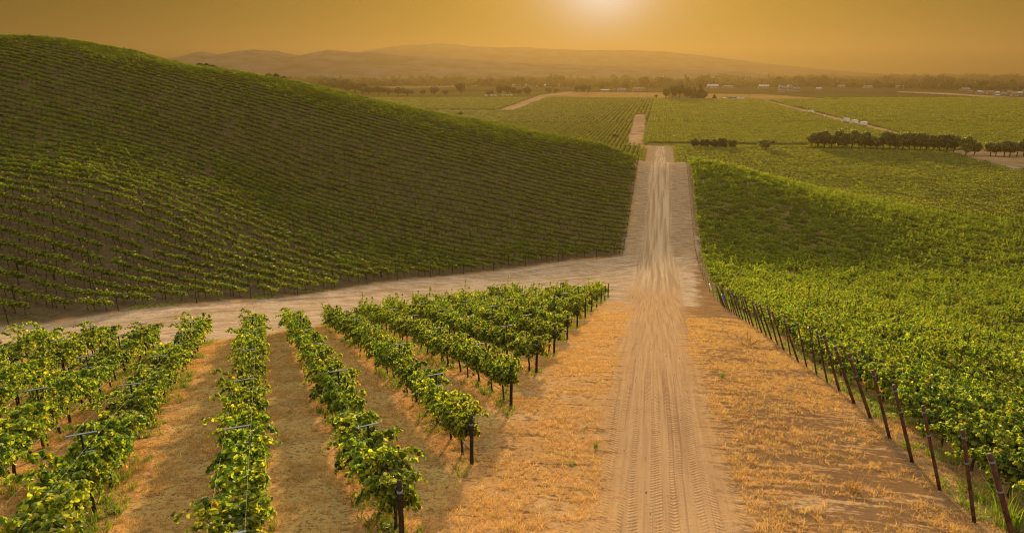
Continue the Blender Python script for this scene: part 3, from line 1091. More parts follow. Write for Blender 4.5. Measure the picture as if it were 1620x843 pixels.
def valley_rows(y0, y1, dirv, pitch, step, xlim, cond, scl):
    dv_ = np.asarray(dirv)
    nv = np.array([dv_[1], -dv_[0]])
    ext = 1.5 * y1
    us = np.arange(-ext, ext, step)
    vs2 = np.arange(-ext, ext, pitch)
    U_, V_ = np.meshgrid(us, vs2)
    P = U_.reshape(-1, 1) * dv_ + V_.reshape(-1, 1) * nv
    m = (P[:, 1] > y0) & (P[:, 1] < y1) & (np.abs(P[:, 0]) < P[:, 1] * 0.86 + 20)
    P = P[m]
    P = P[cond(P)]
    kd, _ = valley_cover(P)
    P = P[kd == 0]
    P = P + rng.normal(0, 0.12, P.shape)
    return P, np.full(len(P), math.atan2(dv_[1], dv_[0])), np.full(len(P), scl)


def leftside(P):
    pa, ps = as_of(P[:, 0], P[:, 1])
    return pa < -12


def clear(P):
    pa, ps = as_of(P[:, 0], P[:, 1])
    st = (pa > AL - 1) & (pa < AR + 1) & (ps < 500)
    hl = (pa <= AL) & (ps < 300)
    rt = (pa > AR) & (ps < 263)
    return ~(st | hl | rt) & (rng.random(len(P)) > 0.015)


sets = [valley_rows(215, 700, RD, 3.2, 3.6, 0, lambda P: leftside(P) & clear(P), 1.0),
        valley_rows(215, 700, RN, 3.0, 3.6, 0, lambda P: ~leftside(P) & clear(P), 1.0),
        valley_rows(700, 1340, RD, 5.0, 7.0, 0, lambda P: leftside(P) & clear(P), 1.7),
        valley_rows(700, 1340, RN, 5.5, 7.0, 0, lambda P: ~leftside(P) & clear(P), 1.7)]
VP = np.concatenate([q[0] for q in sets])
VY = np.concatenate([q[1] for q in sets])
VS = np.concatenate([q[2] for q in sets])
VPt = np.c_[VP, H(VP[:, 0], VP[:, 1])]
ok = inview(VPt, 120, 60, 60)
VPt, VY, VS = VPt[ok], VY[ok], VS[ok]
n = len(VPt)
scatter('valley_vineyard', [hedge(rng, 3.9, 46, 0.52) for _ in range(6)], [M['far_leaf']], VPt, rng.integers(0, 6, n), np.c_[np.zeros((n, 2)), VY],
        np.c_[VS, VS * rng.uniform(0.8, 1.2, n), np.sqrt(VS) * rng.uniform(0.8, 1.15, n)], 'olive green vineyard blocks spread over the flat valley floor')
print('valley', n)

# ---------------------------------------------------------------- haze: one box of smoky air
hm, t = new_mat('smoky_air')
out = t.n('ShaderNodeOutputMaterial')
pv = t.n('ShaderNodeVolumePrincipled')
pv.inputs['Color'].default_value = (0.195, 0.141, 0.055, 1)
pv.inputs['Density'].default_value = 0.00023
pv.inputs['Anisotropy'].default_value = 0.5
t.put(out.inputs['Volume'], pv.outputs[0])
haze = MB().box((0, 4700, 110), (24000, 10600, 380)).build('haze', hm)
tag(haze, kind='stuff')

# ---------------------------------------------------------------- trellis posts
def seg(mb, p0, p1, r, mat=0, k=8):
    return mb.tube([p0, p1], r, k, mat)


def make_end_post(label, P, h=1.95):
    o = thing('end_post', label, 'post', P, 0, 'black wooden end posts of the foreground rows')
    g = np.random.default_rng(3)
    z = np.linspace(-0.3, h, 6)
    MB().tube(np.c_[g.normal(0, 0.004, 6), g.normal(0, 0.004, 6), z], np.array([0.072, 0.07, 0.068, 0.066, 0.066, 0.06]), 10).build('post', M['wood'], o, True)
    seg(MB(), (0, 0, 1.62), (0, 0, 1.68), 0.076, 0, 10).build('wire_wrap', M['galv'], o)
    return o


ep0 = None
for k, E, t0, t1, DL in left_rows:
    if k < 0:
        continue
    P = on(*E)
    lab = f"black wooden end post, {ordinal(k + 1)} nearest along the left edge of the lane"
    if ep0 is None:
        ep0 = make_end_post(lab, P)
    else:
        dup(ep0, lab, P, rng.uniform(0, 6), (1, 1, rng.uniform(0.94, 1.05)), 'end_post')


def make_line_post(label, P, rz):
    o = thing('trellis_post', label, 'post', P, rz, 'T-topped trellis posts of the foreground rows')
    H_ = 2.22
    mb = MB()
    mb.box((0, 0, H_ / 2 - 0.15), (0.055, 0.02, H_ + 0.3)).box((0.0, 0.02, H_ / 2 - 0.15), (0.015, 0.03, H_ + 0.3))
    mb.build('post', M['wood'], o)
    for z, wd in ((H_, 0.72), (H_ - 0.52, 0.50)):
        b_ = MB()
        b_.box((0, 0, z), (wd, 0.055, 0.016)).box((0, 0.024, z - 0.02), (wd, 0.007, 0.045))
        b_.build('crossarm', M['galv'], o)
    return o


lp0 = None
for k, E, t0, t1, DL in left_rows:
    j = 0
    for tt in np.arange(4.45 - (14 if k < 0 else 0), t1 - 1, 7.0):
        if tt < t0 - 2:
            continue
        P = on(*(E + DL * (tt + 0.05)))
        if not inview(P + np.array([0, 0, 2.2]), 15, 0, 30):
            continue
        j += 1
        if k >= 0:
            lab = f"T-topped trellis post, {ordinal(j)} from the black end post, in the {ordinal(k + 1)} row along the lane"
        else:
            lab = f"T-topped trellis post, {ordinal(j)} from the front, {ordinal(-k)} row left of the nearest end post"
        rz = yawL - math.pi / 2 + rng.normal(0, 0.06)
        if lp0 is None:
            lp0 = make_line_post(lab, P, rz)
        else:
            dup(lp0, lab, P, rz, (1, 1, rng.uniform(0.95, 1.06)), 'trellis_post')

# wires over the crossarms and the drip hose of each foreground row
for k, E, t0, t1, DL in left_rows:
    q = np.arange(t0 if k < 0 else max(t0 - 3, 0.0), t1, 1.2)
    pts = E[None] + q[:, None] * DL
    z = H(pts[:, 0], pts[:, 1])
    if not inview(np.c_[pts, z + 1], 0, 0, 0).any():
        continue
    rown = f"the {ordinal(k + 1)} row along the lane" if k >= 0 else f"the {ordinal(-k)} row left of the nearest end post"
    rows_ = rown.replace(" left of the nearest end post", " left of the nearest post")
    for sgn in (-1, 1):
        w_ = 0.34 * np.clip(q / 4.5, 0.05, 1) if k >= 0 else np.full(len(q), 0.34)
        pw = pts + sgn * w_[:, None] * ROW_LN
        o = MB().tube(np.c_[pw, z + 2.2 - 0.03 * np.sin(q * 0.9) ** 2 - 0.5 * np.clip(1 - q / 4.5, 0, 1) * (k >= 0)], 0.002, 4).build('trellis_wire', M['wire'])
        tag(o, f"trellis wire on the {'lane' if sgn > 0 else 'hill'} side of {rows_}", 'wire', 'trellis wires of the foreground rows')
    o = MB().tube(np.c_[pts, z + 0.50 - 0.05 * np.sin(q * 1.8) ** 2], 0.012, 5).build('drip_hose', M['hose'])
    tag(o, f"black drip hose below {rows_}", 'hose', 'drip hoses of the foreground rows')

# leaning rusty posts along the right edge of the lane
def make_steel_post(label, P, rz):
    o = thing('steel_end_post', label, 'post', P, rz, 'leaning rusty end posts right of the lane')
    top = np.array([-1.15, 0.0, 2.88])
    z = np.linspace(-0.12, 1, 5)
    mb = MB()
    mb.tube(z[:, None] * top, 0.066, 10)
    mb.build('post', M['rust'], o, True)
    for f in (0.93, 0.66):
        c_ = top * f
        dv_ = top / np.linalg.norm(top) * 0.025
        seg(MB(), c_ - dv_, c_ + dv_, 0.074, 0, 10).build('wire_band', M['galv'], o)
    return o


sp0 = None
nseen = 0
for k in range(-2, 96):
    s0 = S_R0 + k * PITCH_R
    P = on(*AS(AR, s0))
    if not inview(P + np.array([0, 0, 1.2]), 10, 0, 0) or (s0 > 92 and k % 3):
        continue
    nseen += 1
    if s0 < 92:
        lab = f"leaning rusty end post, {ordinal(nseen)} nearest along the right edge of the lane"
    else:
        lab = "small distant end post on the right edge of the lane, beyond the crossing track"
    if sp0 is None:
        sp0 = make_steel_post(lab, P, yawR)
    else:
        c_ = dup(sp0, lab, P, yawR + rng.normal(0, 0.10), (rng.uniform(0.6, 1.15), 1, rng.uniform(0.95, 1.05)) if s0 < 92 else (0.45, 0.6, 0.85), 'steel_end_post')
        if s0 >= 92:
            c_['group'] = 'distant end posts right of the lane'
    if s0 < 46:
        q = np.linspace(0, 1, 14)
        for zf, zz, nm in ((0.93, 1.95, 'trellis_wire'), (None, 0.55, 'drip_hose')):
            aa = AR + (-1.15 * 0.93 if zf else 1.2) + q * 9.0
            pp = RN[None] * aa[:, None] + RD[None] * s0
            zt = H(pp[:, 0], pp[:, 1])
            zc_ = (2.88 * 0.93 * np.clip(1 - q * 3, 0, 1) + zz * np.clip(q * 3, 0, 1)) if zf else zz - 0.05 * np.sin(q * 12) ** 2
            o = MB().tube(np.c_[pp, zt + zc_], 0.006 if zf else 0.013, 5).build(nm, M['wire'] if zf else M['hose'])
            if zf:
                tag(o, f"thin wire from the {ordinal(nseen)} nearest rusty end post into the vines", 'wire', 'wires of the right block')
            else:
                tag(o, f"black drip hose behind the {ordinal(nseen)} nearest rusty end post", 'hose', 'drip hoses of the right block')

RNV = np.array([RN[0], RN[1], 0.0])
# coloured sleeves on three of the posts are separate plastic tubes
for s_i, a_i, mat_, lab in ((28, 0, 'blue_paint', 'short blue plastic sleeve on a rusty end post'), (36, 0, 'white_paint', 'short white plastic sleeve on a far rusty end post')):
    P = on(*AS(AR, S_R0 + s_i * PITCH_R))
    o = MB().tube([P + RNV * -0.42 + (0, 0, 1.05), P + RNV * -0.76 + (0, 0, 1.90)], 0.095, 8).build('sleeve', M[mat_])
    tag(o, lab, 'sleeve')

# thin stakes standing above the canopy of the right block
st0 = None
cnt = 0
for k in range(6, 60, 1):
    for a in np.arange(AR + 9 + (k % 3) * 3, 120, 9.0):
        s0 = S_R0 + k * PITCH_R
        if s0 > 110 or rng.random() < 0.45:
            continue
        P = on(*AS(a + rng.normal(0, 0.4), s0))
        if not inview(P + np.array([0, 0, 2.2]), -5, 0, 0):
            continue
        lab = "thin dark steel stake poking out of the leafy canopy right of the lane"
        if st0 is None:
            st0 = thing('canopy_stake', lab, 'stake', P, 0, 'stakes in the right block')
            MB().tube([(0, 0, -0.2), (0, 0, 1.3), (0.02, 0, 2.85)], 0.038, 6).build('post', M['rust'], st0)
            MB().tube([(-0.1, 0, 2.6), (0.1, 0, 2.6)], 0.014, 5).build('wire_clip', M['galv'], st0)
        else:
            dup(st0, lab, P, rng.uniform(0, 3), (1, 1, rng.uniform(0.92, 1.06)), 'canopy_stake')
        cnt += 1

# posts of the hillside block: end posts along the track and the road, line posts inside
hp0 = None


def hill_post(P, lab, grp, hs_=1.0):
    global hp0
    if hp0 is None:
        hp0 = thing('hillside_post', lab, 'post', P, yawR, grp)
        MB().tube([(0.04, 0, -0.2), (0, 0, 0.9), (0.10, 0, 2.05)], 0.052, 7).build('post', M['wood'], hp0)
        MB().tube([(0.085, 0, 1.86), (0.088, 0, 1.91)], 0.060, 7).build('wire_band', M['galv'], hp0)
    else:
        c_ = dup(hp0, lab, P, yawR + rng.normal(0, 0.1), (1, 1, hs_ * rng.uniform(0.92, 1.08)), 'hillside_post')
        c_['group'] = grp


ends = []
for k in range(8, 80, 2):
    s0 = k * PITCH_H
    aa = np.arange(AL - 0.75, -150, -0.25)
    pp = RN[None] * aa[:, None] + RD[None] * s0
    dd = d_hill(pp[:, 0], pp[:, 1])
    i = np.argmax(dd > 0.1)
    if dd[i] <= 0.1:
        continue
    P = on(*pp[i])
    if inview(P + np.array([0, 0, 1.0]), 0, 0, 0):
        ends.append((aa[i], P))
trackside = [e for e in ends if e[0] < AL - 1.2]
roadside = [e for e in ends if e[0] >= AL - 1.2]
trackside.sort(key=lambda e: proj(e[1])[0])
for i, (a, P) in enumerate(trackside):
    hill_post(P, f"dark hillside end post beside the crossing track, {ordinal(i + 1)} from the left", 'hillside end posts along the crossing track')
for i, (a, P) in enumerate(roadside):
    hill_post(P, "small dark end post of a hillside row, on the left edge of the climbing lane", 'hillside end posts along the lane', 0.85)
nlp = 0
for k in range(8, 56, 2):
    s0 = k * PITCH_H
    for a in np.arange(AL - 5.6, -260, -5.6):
        P2 = AS(a, s0)
        if d_hill(*P2) < 2.5 or nlp >= 190:
            continue
        P = on(*P2)
        if np.hypot(P[0], P[1]) < 175 and inview(P + np.array([0, 0, 1.0]), 5, 0, 0):
            hill_post(P, "thin dark line post standing among the vines of the left hillside", 'line posts of the hillside rows')
            nlp += 1
print('stakes', cnt, 'hill line posts', nlp, 'track', len(trackside), 'road', len(roadside))

# ---------------------------------------------------------------- trees
def blob_leaves(g, clumps, per, size):
    P, Nn = [], []
    for c_, r_ in clumps:
        d_ = g.normal(size=(per, 3))
        d_ /= np.linalg.norm(d_, axis=1)[:, None]
        rad = r_ * (0.45 + 0.6 * g.random(per) ** 0.5)
        P.append(np.asarray(c_) + d_ * rad[:, None] * np.array([1, 1, 0.85]))
        Nn.append(d_ + g.normal(0, 0.45, (per, 3)) + np.array([0, 0, 0.3]))
    P, Nn = np.concatenate(P), np.concatenate(Nn)
    V, Fq = leaves(P, Nn, size * g.uniform(0.6, 1.35, len(P)), g, 0.2)
    return MB().add(V, Fq)


def crown_clumps(g, kind, w_, h_):
    cl = []
    if kind == 'conifer':
        for z in np.linspace(0.12, 0.97, 12):
            r_ = w_ * 0.5 * (1.02 - z) ** 0.8
            for j in range(max(1, int(5 * (1.05 - z)))):
                a = g.uniform(0, 6.28)
                cl.append(((r_ * 0.6 * math.cos(a), r_ * 0.6 * math.sin(a), z * h_), r_ * 0.55 + 0.05 * w_))
    else:
        base = 0.22 if kind != 'bush' else 0.05
        for _ in range(22):
            d_ = g.normal(size=3)
            d_ /= np.linalg.norm(d_)
            rr_ = g.uniform(0.35, 0.8)
            zc = base + (1 - base) * 0.5
            cl.append(((d_[0] * rr_ * w_ * 0.42, d_[1] * rr_ * w_ * 0.42, h_ * (zc + d_[2] * rr_ * (1 - base) * 0.48)), g.uniform(0.10, 0.27) * min(w_, h_)))
    return cl


def tree_parts(seed, kind, w_=1.0, h_=1.0, per=70, size=0.055):
    g = np.random.default_rng(seed)
    cl = crown_clumps(g, kind, w_, h_)
    crown = blob_leaves(g, cl, per, size)
    tr = MB()
    hh = {'conifer': 0.9, 'bush': 0.3}.get(kind, 0.45) * h_
    q = np.linspace(0, 1, 6)
    tr.tube(np.c_[g.normal(0, 0.012, 6), g.normal(0, 0.012, 6), -0.04 + q * hh], np.linspace(0.038, 0.018, 6) * h_, 8)
    for _ in range(6 if kind != 'conifer' else 0):
        c_ = cl[g.integers(len(cl))][0]
        z0 = hh * g.uniform(0.35, 0.95)
        tr.tube([(0, 0, z0), (c_[0] * 0.5, c_[1] * 0.5, z0 + (c_[2] - z0) * 0.6), c_], np.array([0.018, 0.012, 0.005]) * h_, 6)
    return crown, tr


tree_mesh = {}
for kind, ns, leafm, wr in (('olive', 6, 'tree_leaf', 0.95), ('oak', 6, 'oak_leaf', 1.25), ('bush', 4, 'oak_leaf', 1.5), ('conifer', 2, 'oak_leaf', 0.5)):
    tree_mesh[kind] = []
    for q in range(ns):
        c_, tr = tree_parts(11 * q + len(kind), kind, wr, 1.0, 90, 0.075)
        tree_mesh[kind].append((c_.mesh(kind + '_crown', M[leafm]), tr.mesh(kind + '_trunk', M['tree_bark'], True)))
tree_n = {}


def plant(kind, label, u, vbase, hpx, wk=1.0, group=None, dist=None):
    P = hit(u, vbase) if dist is None else ray(u, vbase) * dist
    y = P[1] * cT - P[2] * sT
    h_ = hpx * y / F
    name = {'olive': 'olive_tree', 'oak': 'oak_tree', 'bush': 'bush', 'conifer': 'conifer_tree'}[kind]
    o = thing(name, label, 'bush' if kind == 'bush' else 'tree', P, rng.uniform(0, 6.28), group)
    c_, tr = tree_mesh[kind][int(rng.integers(len(tree_mesh[kind])))]
    link('crown', c_, o)
    link('trunk', tr, o)
    o.scale = (h_ * wk * rng.uniform(0.85, 1.25), h_ * wk, h_ * rng.uniform(0.85, 1.08))
    return o


ol = [(1284, 235, 25), (1293, 235.5, 28), (1304, 236, 31), (1315, 236, 29), (1325, 236.5, 30), (1336, 237, 30), (1347, 237, 31), (1358, 237.5, 30), (1368, 238, 31), (1377, 238, 27),
      (1387, 238, 24), (1396, 237.5, 30), (1407, 239, 29), (1416, 240, 30), (1427, 240.5, 32), (1438, 240.5, 34), (1446, 240, 33), (1455, 241, 30), (1464, 242, 33), (1475, 242, 31), (1486, 242, 31), (1497, 243, 30), (1508, 243, 29), (1527, 247.5, 32), (1541, 246.5, 26)]
for i, (u, v, h_) in enumerate(ol):
    plant('olive', f"grey-green olive tree in the row along the valley track, {ordinal(i + 1)} from the left", u, v, h_, 0.85 if i < 23 else 0.95, 'olive trees along the valley track')
for i, (u, v, h_) in enumerate([(1566, 247, 24), (1575, 247, 22), (1588, 248, 25), (1597, 248, 25), (1608, 247.5, 26), (1619, 247.5, 26)]):
    plant('olive', f"dark low-branched tree beside the dirt yard, {ordinal(i + 1)} from the left", u, v, h_, 1.0, 'trees beside the dirt yard')
for i, (u, v, h_) in enumerate([(1101, 234, 16), (1114, 235, 17), (1128, 235, 18), (1143, 235.5, 18), (1158, 236, 17)]):
    plant('bush', f"round dark shrub in the clump left of the lone olive, {ordinal(i + 1)} from the left", u, v, h_, 0.85, 'dark shrubs on the valley floor')
plant('olive', "lone round tree on the valley track right of the shrub clump", 1211, 238.5, 21, 1.35)
plant('bush', "small lone bush beside the sunlit valley road", 973, 219, 9, 1.0)
plant('bush', "small grey bush just over the left hill's edge", 729, 184, 8, 1.1)
for i, (u, v, h_, kd, wk) in enumerate([(1053, 156, 15, 'oak', 0.9), (1064, 156, 21, 'oak', 0.75), (1075, 156.5, 24, 'oak', 0.75), (1088, 156.5, 20, 'oak', 0.75), (1098, 156.5, 19, 'conifer', 1.1), (1107, 156.5, 22, 'conifer', 1.2), (1115, 156.5, 13, 'oak', 0.7)]):
    plant(kd, f"tall dark tree in the grove by the valley road, {ordinal(i + 1)} from the left", u, v, h_, wk, 'grove by the valley road')
plant('bush', "small green bush left of the dark grove", 1038, 154.5, 5, 1.2)
plant('conifer', "squat green conifer just right of the dark grove", 1130, 157, 8, 1.6)
plant('oak', "big lone oak on the plain beyond the left hill", 729, 150, 18, 0.95)
for i, (u, v, h_, wk) in enumerate([(669, 150.5, 8, 0.9), (688, 151, 11, 0.9), (705, 151, 8, 1.1), (775, 151, 8, 1.2), (791, 151, 13, 0.8), (803, 151, 14, 0.8), (812, 150.5, 11, 0.8), (823, 151, 10, 0.9), (834, 151, 12, 0.9), (868, 147.5, 8, 1.0), (880, 147.5, 8, 1.0)]):
    plant('oak', f"rounded field tree on the far plain, {ordinal(i + 1)} from the left", u, v, h_ * 1.1, wk * 1.25, 'round trees on the far plain')
for i, (u, v, h_, wk) in enumerate([(516, 143, 19, 0.8), (527, 144, 20, 0.9), (536, 145, 16, 0.8), (549, 147, 18, 0.9), (562, 148, 18, 0.9), (573, 149, 16, 0.9), (584, 150, 11, 1.2), (600, 151, 12, 1.1), (614, 151, 11, 1.3), (630, 152, 12, 1.2), (645, 152, 11, 1.3)]):
    plant('oak', f"dark oak in the belt just behind the left hill, {ordinal(i + 1)} from the left", u, v, h_ * 1.15, wk * 1.45, 'oaks behind the left hill')
for i, (u, v, h_, wk) in enumerate([(316, 108, 8, 0.9), (327, 109, 9, 1.0), (338, 110, 8, 1.0), (348, 112, 7, 1.0), (425, 124, 7, 1.1), (437, 126, 10, 1.0), (449, 128, 9, 1.0)]):
    plant('oak', f"distant tree crown peeping over the left hill's ridge, {ordinal(i + 1)} from the left", u, v + 4, h_ + 4, wk, 'trees peeping over the ridge', 520)
for i, (u, v, h_, wk) in enumerate([(913, 147, 12, 0.9), (922, 147, 14, 0.9), (931, 147, 12, 0.9), (952, 143, 10, 1.3), (990, 143, 12, 1.0), (1018, 139, 14, 0.8), (1119, 134, 16, 0.5), (1112, 134, 14, 0.7), (1303, 135, 14, 0.6), (1310, 135, 10, 0.9), (1467, 132, 13, 0.7), (1484, 132, 12, 0.9)]):
    plant('oak', f"tree standing out of the far tree belt, {ordinal(i + 1)} from the left", u, v, h_, wk, 'tall trees of the far belt')

# the far wooded town: a belt that reads as one mass
TB, TS = [], []
g = np.random.default_rng(5)
nb = 30000
yy = 1700 * np.exp(g.random(nb) ** 0.8 * math.log(6400 / 1700))
xx = yy * g.uniform(-0.40, 0.85, nb)
den = 0.5 + 0.5 * np.sin(xx * 0.006 + 2 * np.sin(yy * 0.002)) * np.sin(yy * 0.004 + xx * 0.001)
lim = np.interp(xx / yy, [-0.4, -0.1, 0.0, 0.15, 0.30, 0.45, 0.6, 0.85], [2350, 2350, 2280, 2080, 2150, 2250, 1950, 1620])
ok = (g.random(nb) < 0.45 + 0.55 * den) & (yy > lim)
xx, yy = xx[ok], yy[ok]
n = len(xx)
hgt_ = g.uniform(7, 15, n) * (0.7 + 0.75 * (0.5 + 0.5 * np.sin(xx * 0.013 + 1.7 * np.sin(yy * 0.006)))) * np.where(g.random(n) < 0.08, 1.75, 1.0)
protos = [blob_leaves(g, crown_clumps(g, 'oak', g.uniform(0.9, 1.4), 1.0), 22, 0.17) for _ in range(4)] + [blob_leaves(g, crown_clumps(g, 'conifer', 0.45, 1.0), 14, 0.15)]
pick = np.where(g.random(n) < 0.15, 4, g.integers(0, 4, n))
scatter('treeline', protos, [M['oak_leaf']], np.c_[xx, yy, H(xx, yy) - hgt_ * 0.08], pick, np.c_[np.zeros((n, 2)), g.uniform(0, 6.28, n)], np.repeat(hgt_[:, None], 3, 1),
        'hazy wooded town belt across the far side of the valley')

# ---------------------------------------------------------------- houses, barns and the winery
def make_house(label, u, v, wpx, hpx, roofm='roof_grey', wallm='tan_wall', cat='house', deep=0.7, rz=None, roof_h=0.42, nwin=3, name='house', group=None):
    p = vplane(u, v)
    P = on(*p)
    y = P[1] * cT - P[2] * sT
    W_, H_ = wpx * y / F, hpx * y / F
    D_ = W_ * deep
    o = thing(name, label, cat, P, rng.uniform(-0.3, 0.3) if rz is None else rz, group)
    hw = H_ * (1 - roof_h)
    MB().box((0, 0, hw / 2 - 0.4), (W_, D_, hw + 0.8)).build('wall', M[wallm], o)
    e = 0.5
    r_ = MB().prism([(-D_ / 2 - e, hw - 0.25), (0, H_ - 0.2), (D_ / 2 + e, hw - 0.25), (D_ / 2 + e, hw + 0.02), (0, H_ + 0.1), (-D_ / 2 - e, hw + 0.02)], -W_ / 2 - e, W_ / 2 + e)
    ro = r_.build('roof', M[roofm], o)
    ro.rotation_euler = (0, 0, math.pi / 2)
    gb = MB()
    gb.add([(-W_ / 2 + .05, -D_ / 2, hw), (-W_ / 2 + .05, D_ / 2, hw), (-W_ / 2 + .05, 0, H_ - 0.3), (W_ / 2 - .05, -D_ / 2, hw), (W_ / 2 - .05, D_ / 2, hw), (W_ / 2 - .05, 0, H_ - 0.3)], [np.array([[0, 2, 1]]), np.array([[3, 4, 5]])])
    gb.build('gable', M[wallm], o)
    for i in range(nwin):
        xw = (i + 0.5) / nwin * W_ - W_ / 2 + W_ * 0.06
        MB().box((xw, -D_ / 2 - 0.03, hw * 0.58), (W_ / nwin * 0.34, 0.12, hw * 0.36)).build('window', M['glass'], o)
    MB().box((-W_ * 0.42, -D_ / 2 - 0.03, hw * 0.36), (min(1.6, W_ * 0.1), 0.12, hw * 0.72)).build('door', M['dark_metal'], o)
    return o


hs_ = [(1548, 149.0, 8, 5, 'roof_pale', 'tan_wall'), (1558, 148.5, 5, 4.5, 'roof_grey', 'stucco'), (1566, 150, 9, 6, 'roof_red', 'tan_wall'), (1576, 150.5, 8, 5.5, 'roof_pale', 'stucco'), (1586, 152, 8, 5.5, 'roof_grey', 'tan_wall'),
       (1577, 153.5, 6, 4, 'roof_pale', 'stucco'), (1596, 150, 9, 6, 'roof_red', 'tan_wall'), (1604, 153, 10, 7, 'roof_grey', 'stucco'), (1612, 151, 7, 5.5, 'roof_pale', 'tan_wall'), (1534, 147.5, 6, 4, 'roof_grey', 'tan_wall'),
       (1512, 140, 6, 4, 'roof_pale', 'stucco'), (1620, 149, 8, 6, 'roof_grey', 'stucco')]
for i, (u, v, a_, b_, r_, w_) in enumerate(hs_):
    make_house(f"small hazy town house beside the trees at the valley's right edge, {ordinal(i + 1)} listed from the left" if False else f"hazy town house with a {'pale' if r_ == 'roof_pale' else 'red' if r_ == 'roof_red' else 'grey'} roof, {ordinal(1 + sum(q[0] < u for q in hs_))} from the left in the right-hand cluster",
               u, v, a_, b_, r_, w_, group='town houses at the right')
make_house("wide low barn with a domed grey look at the left of the town houses", 1526, 144.5, 13, 5, 'roof_grey', 'tan_wall', 'barn', 0.6, name='barn')
for u, v, a_, b_, r_, w_, lab, cat in [
    (590, 133, 21, 4.0, 'roof_pale', 'stucco', 'long white shed left of the big lone oak, on the far plain', 'shed'),
    (610, 134, 8, 2.6, 'roof_grey', 'tan_wall', 'low dull shed just right of the long white shed', 'shed'),
    (637, 133.6, 8, 3, 'roof_pale', 'tan_wall', 'small pale shed between the white shed and the lone oak', 'shed'),
    (826, 137.5, 31, 4.5, 'roof_grey', 'tan_wall', 'very long low barn above the row of field trees', 'barn'),
    (859, 138, 20, 4.5, 'roof_pale', 'tan_wall', 'pale-roofed barn right of the very long low barn', 'barn'),
    (886, 137.5, 12, 4.5, 'roof_red', 'tan_wall', 'small red-roofed farmhouse right of the pale-roofed barn', 'house'),
    (957, 145.8, 13, 4, 'roof_pale', 'tan_wall', 'pale farm shed behind the straw field, leftmost there', 'shed'),
    (983, 145.3, 13, 5, 'roof_grey', 'stucco', 'grey-roofed farm building behind the straw field, middle one', 'house'),
    (1010, 144.5, 18, 6, 'roof_red', 'tan_wall', 'reddish farm house behind the straw field, left of the dark grove', 'house'),
    (1127, 140, 17, 6, 'roof_pale', 'stucco', 'pale house right of the dark grove on the far plain', 'house'),
    (1151, 140, 16, 4.5, 'roof_grey', 'tan_wall', 'long grey house between the pale house and the white winery', 'house'),
    (1208, 140.5, 15, 6, 'roof_pale', 'tan_wall', 'pale house immediately left of the white winery', 'house'),
    (1295, 143.5, 8, 5, 'roof_pale', 'tan_wall', 'small house with a bright pale roof right of the white winery', 'house'),
    (1331, 138.5, 10, 4, 'roof_grey', 'tan_wall', 'faint grey house in the tree belt right of the winery', 'house'),
    (1372, 139.5, 14, 4, 'roof_grey', 'stucco', 'faint long house in the tree belt above the diagonal road', 'house'),
    (1420, 140, 16, 5, 'roof_grey', 'stucco', 'faint pale house at the right end of the tree belt', 'house')]:
    make_house(lab, u, v, a_, b_, r_, w_, cat, 0.5, name={'shed': 'shed', 'barn': 'barn'}.get(cat, 'house'))
make_house('tan brown open shelter between the parked cars by the valley road', 1158, 156.8, 13, 4.6, 'roof_grey', 'tan_wall', 'shelter', 0.5, name='shelter', nwin=2)

# the white winery mansion
P = on(*vplane(1249, 146.3))
ky = (P[1] * cT - P[2] * sT) / F
win = thing('winery', 'large white mansion with grey roofs and rows of windows on the far plain', 'building', P, -0.12)
u_ = lambda q: q * ky


def block(x0, x1, y0, y1, hwall, hroof, wallm='stucco', nw=3, floors=2):
    cx, cy, wx, wy = (x0 + x1) / 2, (y0 + y1) / 2, x1 - x0, y1 - y0
    MB().box((cx, cy, hwall / 2 - 0.5), (wx, wy, hwall + 1)).build('wall', M[wallm], win)
    MB().box((cx, cy, hwall + hroof / 2), (wx + 0.8, wy + 0.8, hroof), taper=0.45).build('roof', M['roof_grey'], win)
    for f_ in range(floors):
        for i in range(nw):
            xw = x0 + (i + 0.5) / nw * wx
            zf = hwall * (f_ + 0.52) / floors
            MB().box((xw, y0 - 0.04, zf), (wx / nw * 0.42, 0.16, hwall / floors * 0.5)).build('window', M['glass'], win)


block(u_(-17), u_(-13), u_(-4), u_(4), u_(8.5), u_(3.5), nw=2, floors=2)
block(u_(-12.95), u_(-4.5), u_(-2.5), u_(5), u_(7), u_(3), nw=5)
block(u_(-4.45), u_(5), u_(-3.2), u_(6), u_(7.5), u_(4.5), nw=5)
block(u_(5.05), u_(17), u_(-2.2), u_(4), u_(6.0), u_(2.5), nw=7)
MB().box((u_(-0.2), u_(-3.6), u_(1.6)), (u_(2.0), u_(0.6), u_(3.4))).build('porch', M['tan_wall'], win)

# ---------------------------------------------------------------- vehicles
def wheel(parent, x, y, r_, w_=0.24):
    o = MB().tube([(x, y - w_ / 2, r_), (x, y + w_ / 2, r_)], r_, 14).build('wheel', M['tyre'], parent)
    MB().tube([(x, y - w_ / 2 - 0.012, r_), (x, y + w_ / 2 + 0.012, r_)], r_ * 0.55, 10).build('rim', M['galv'], o)


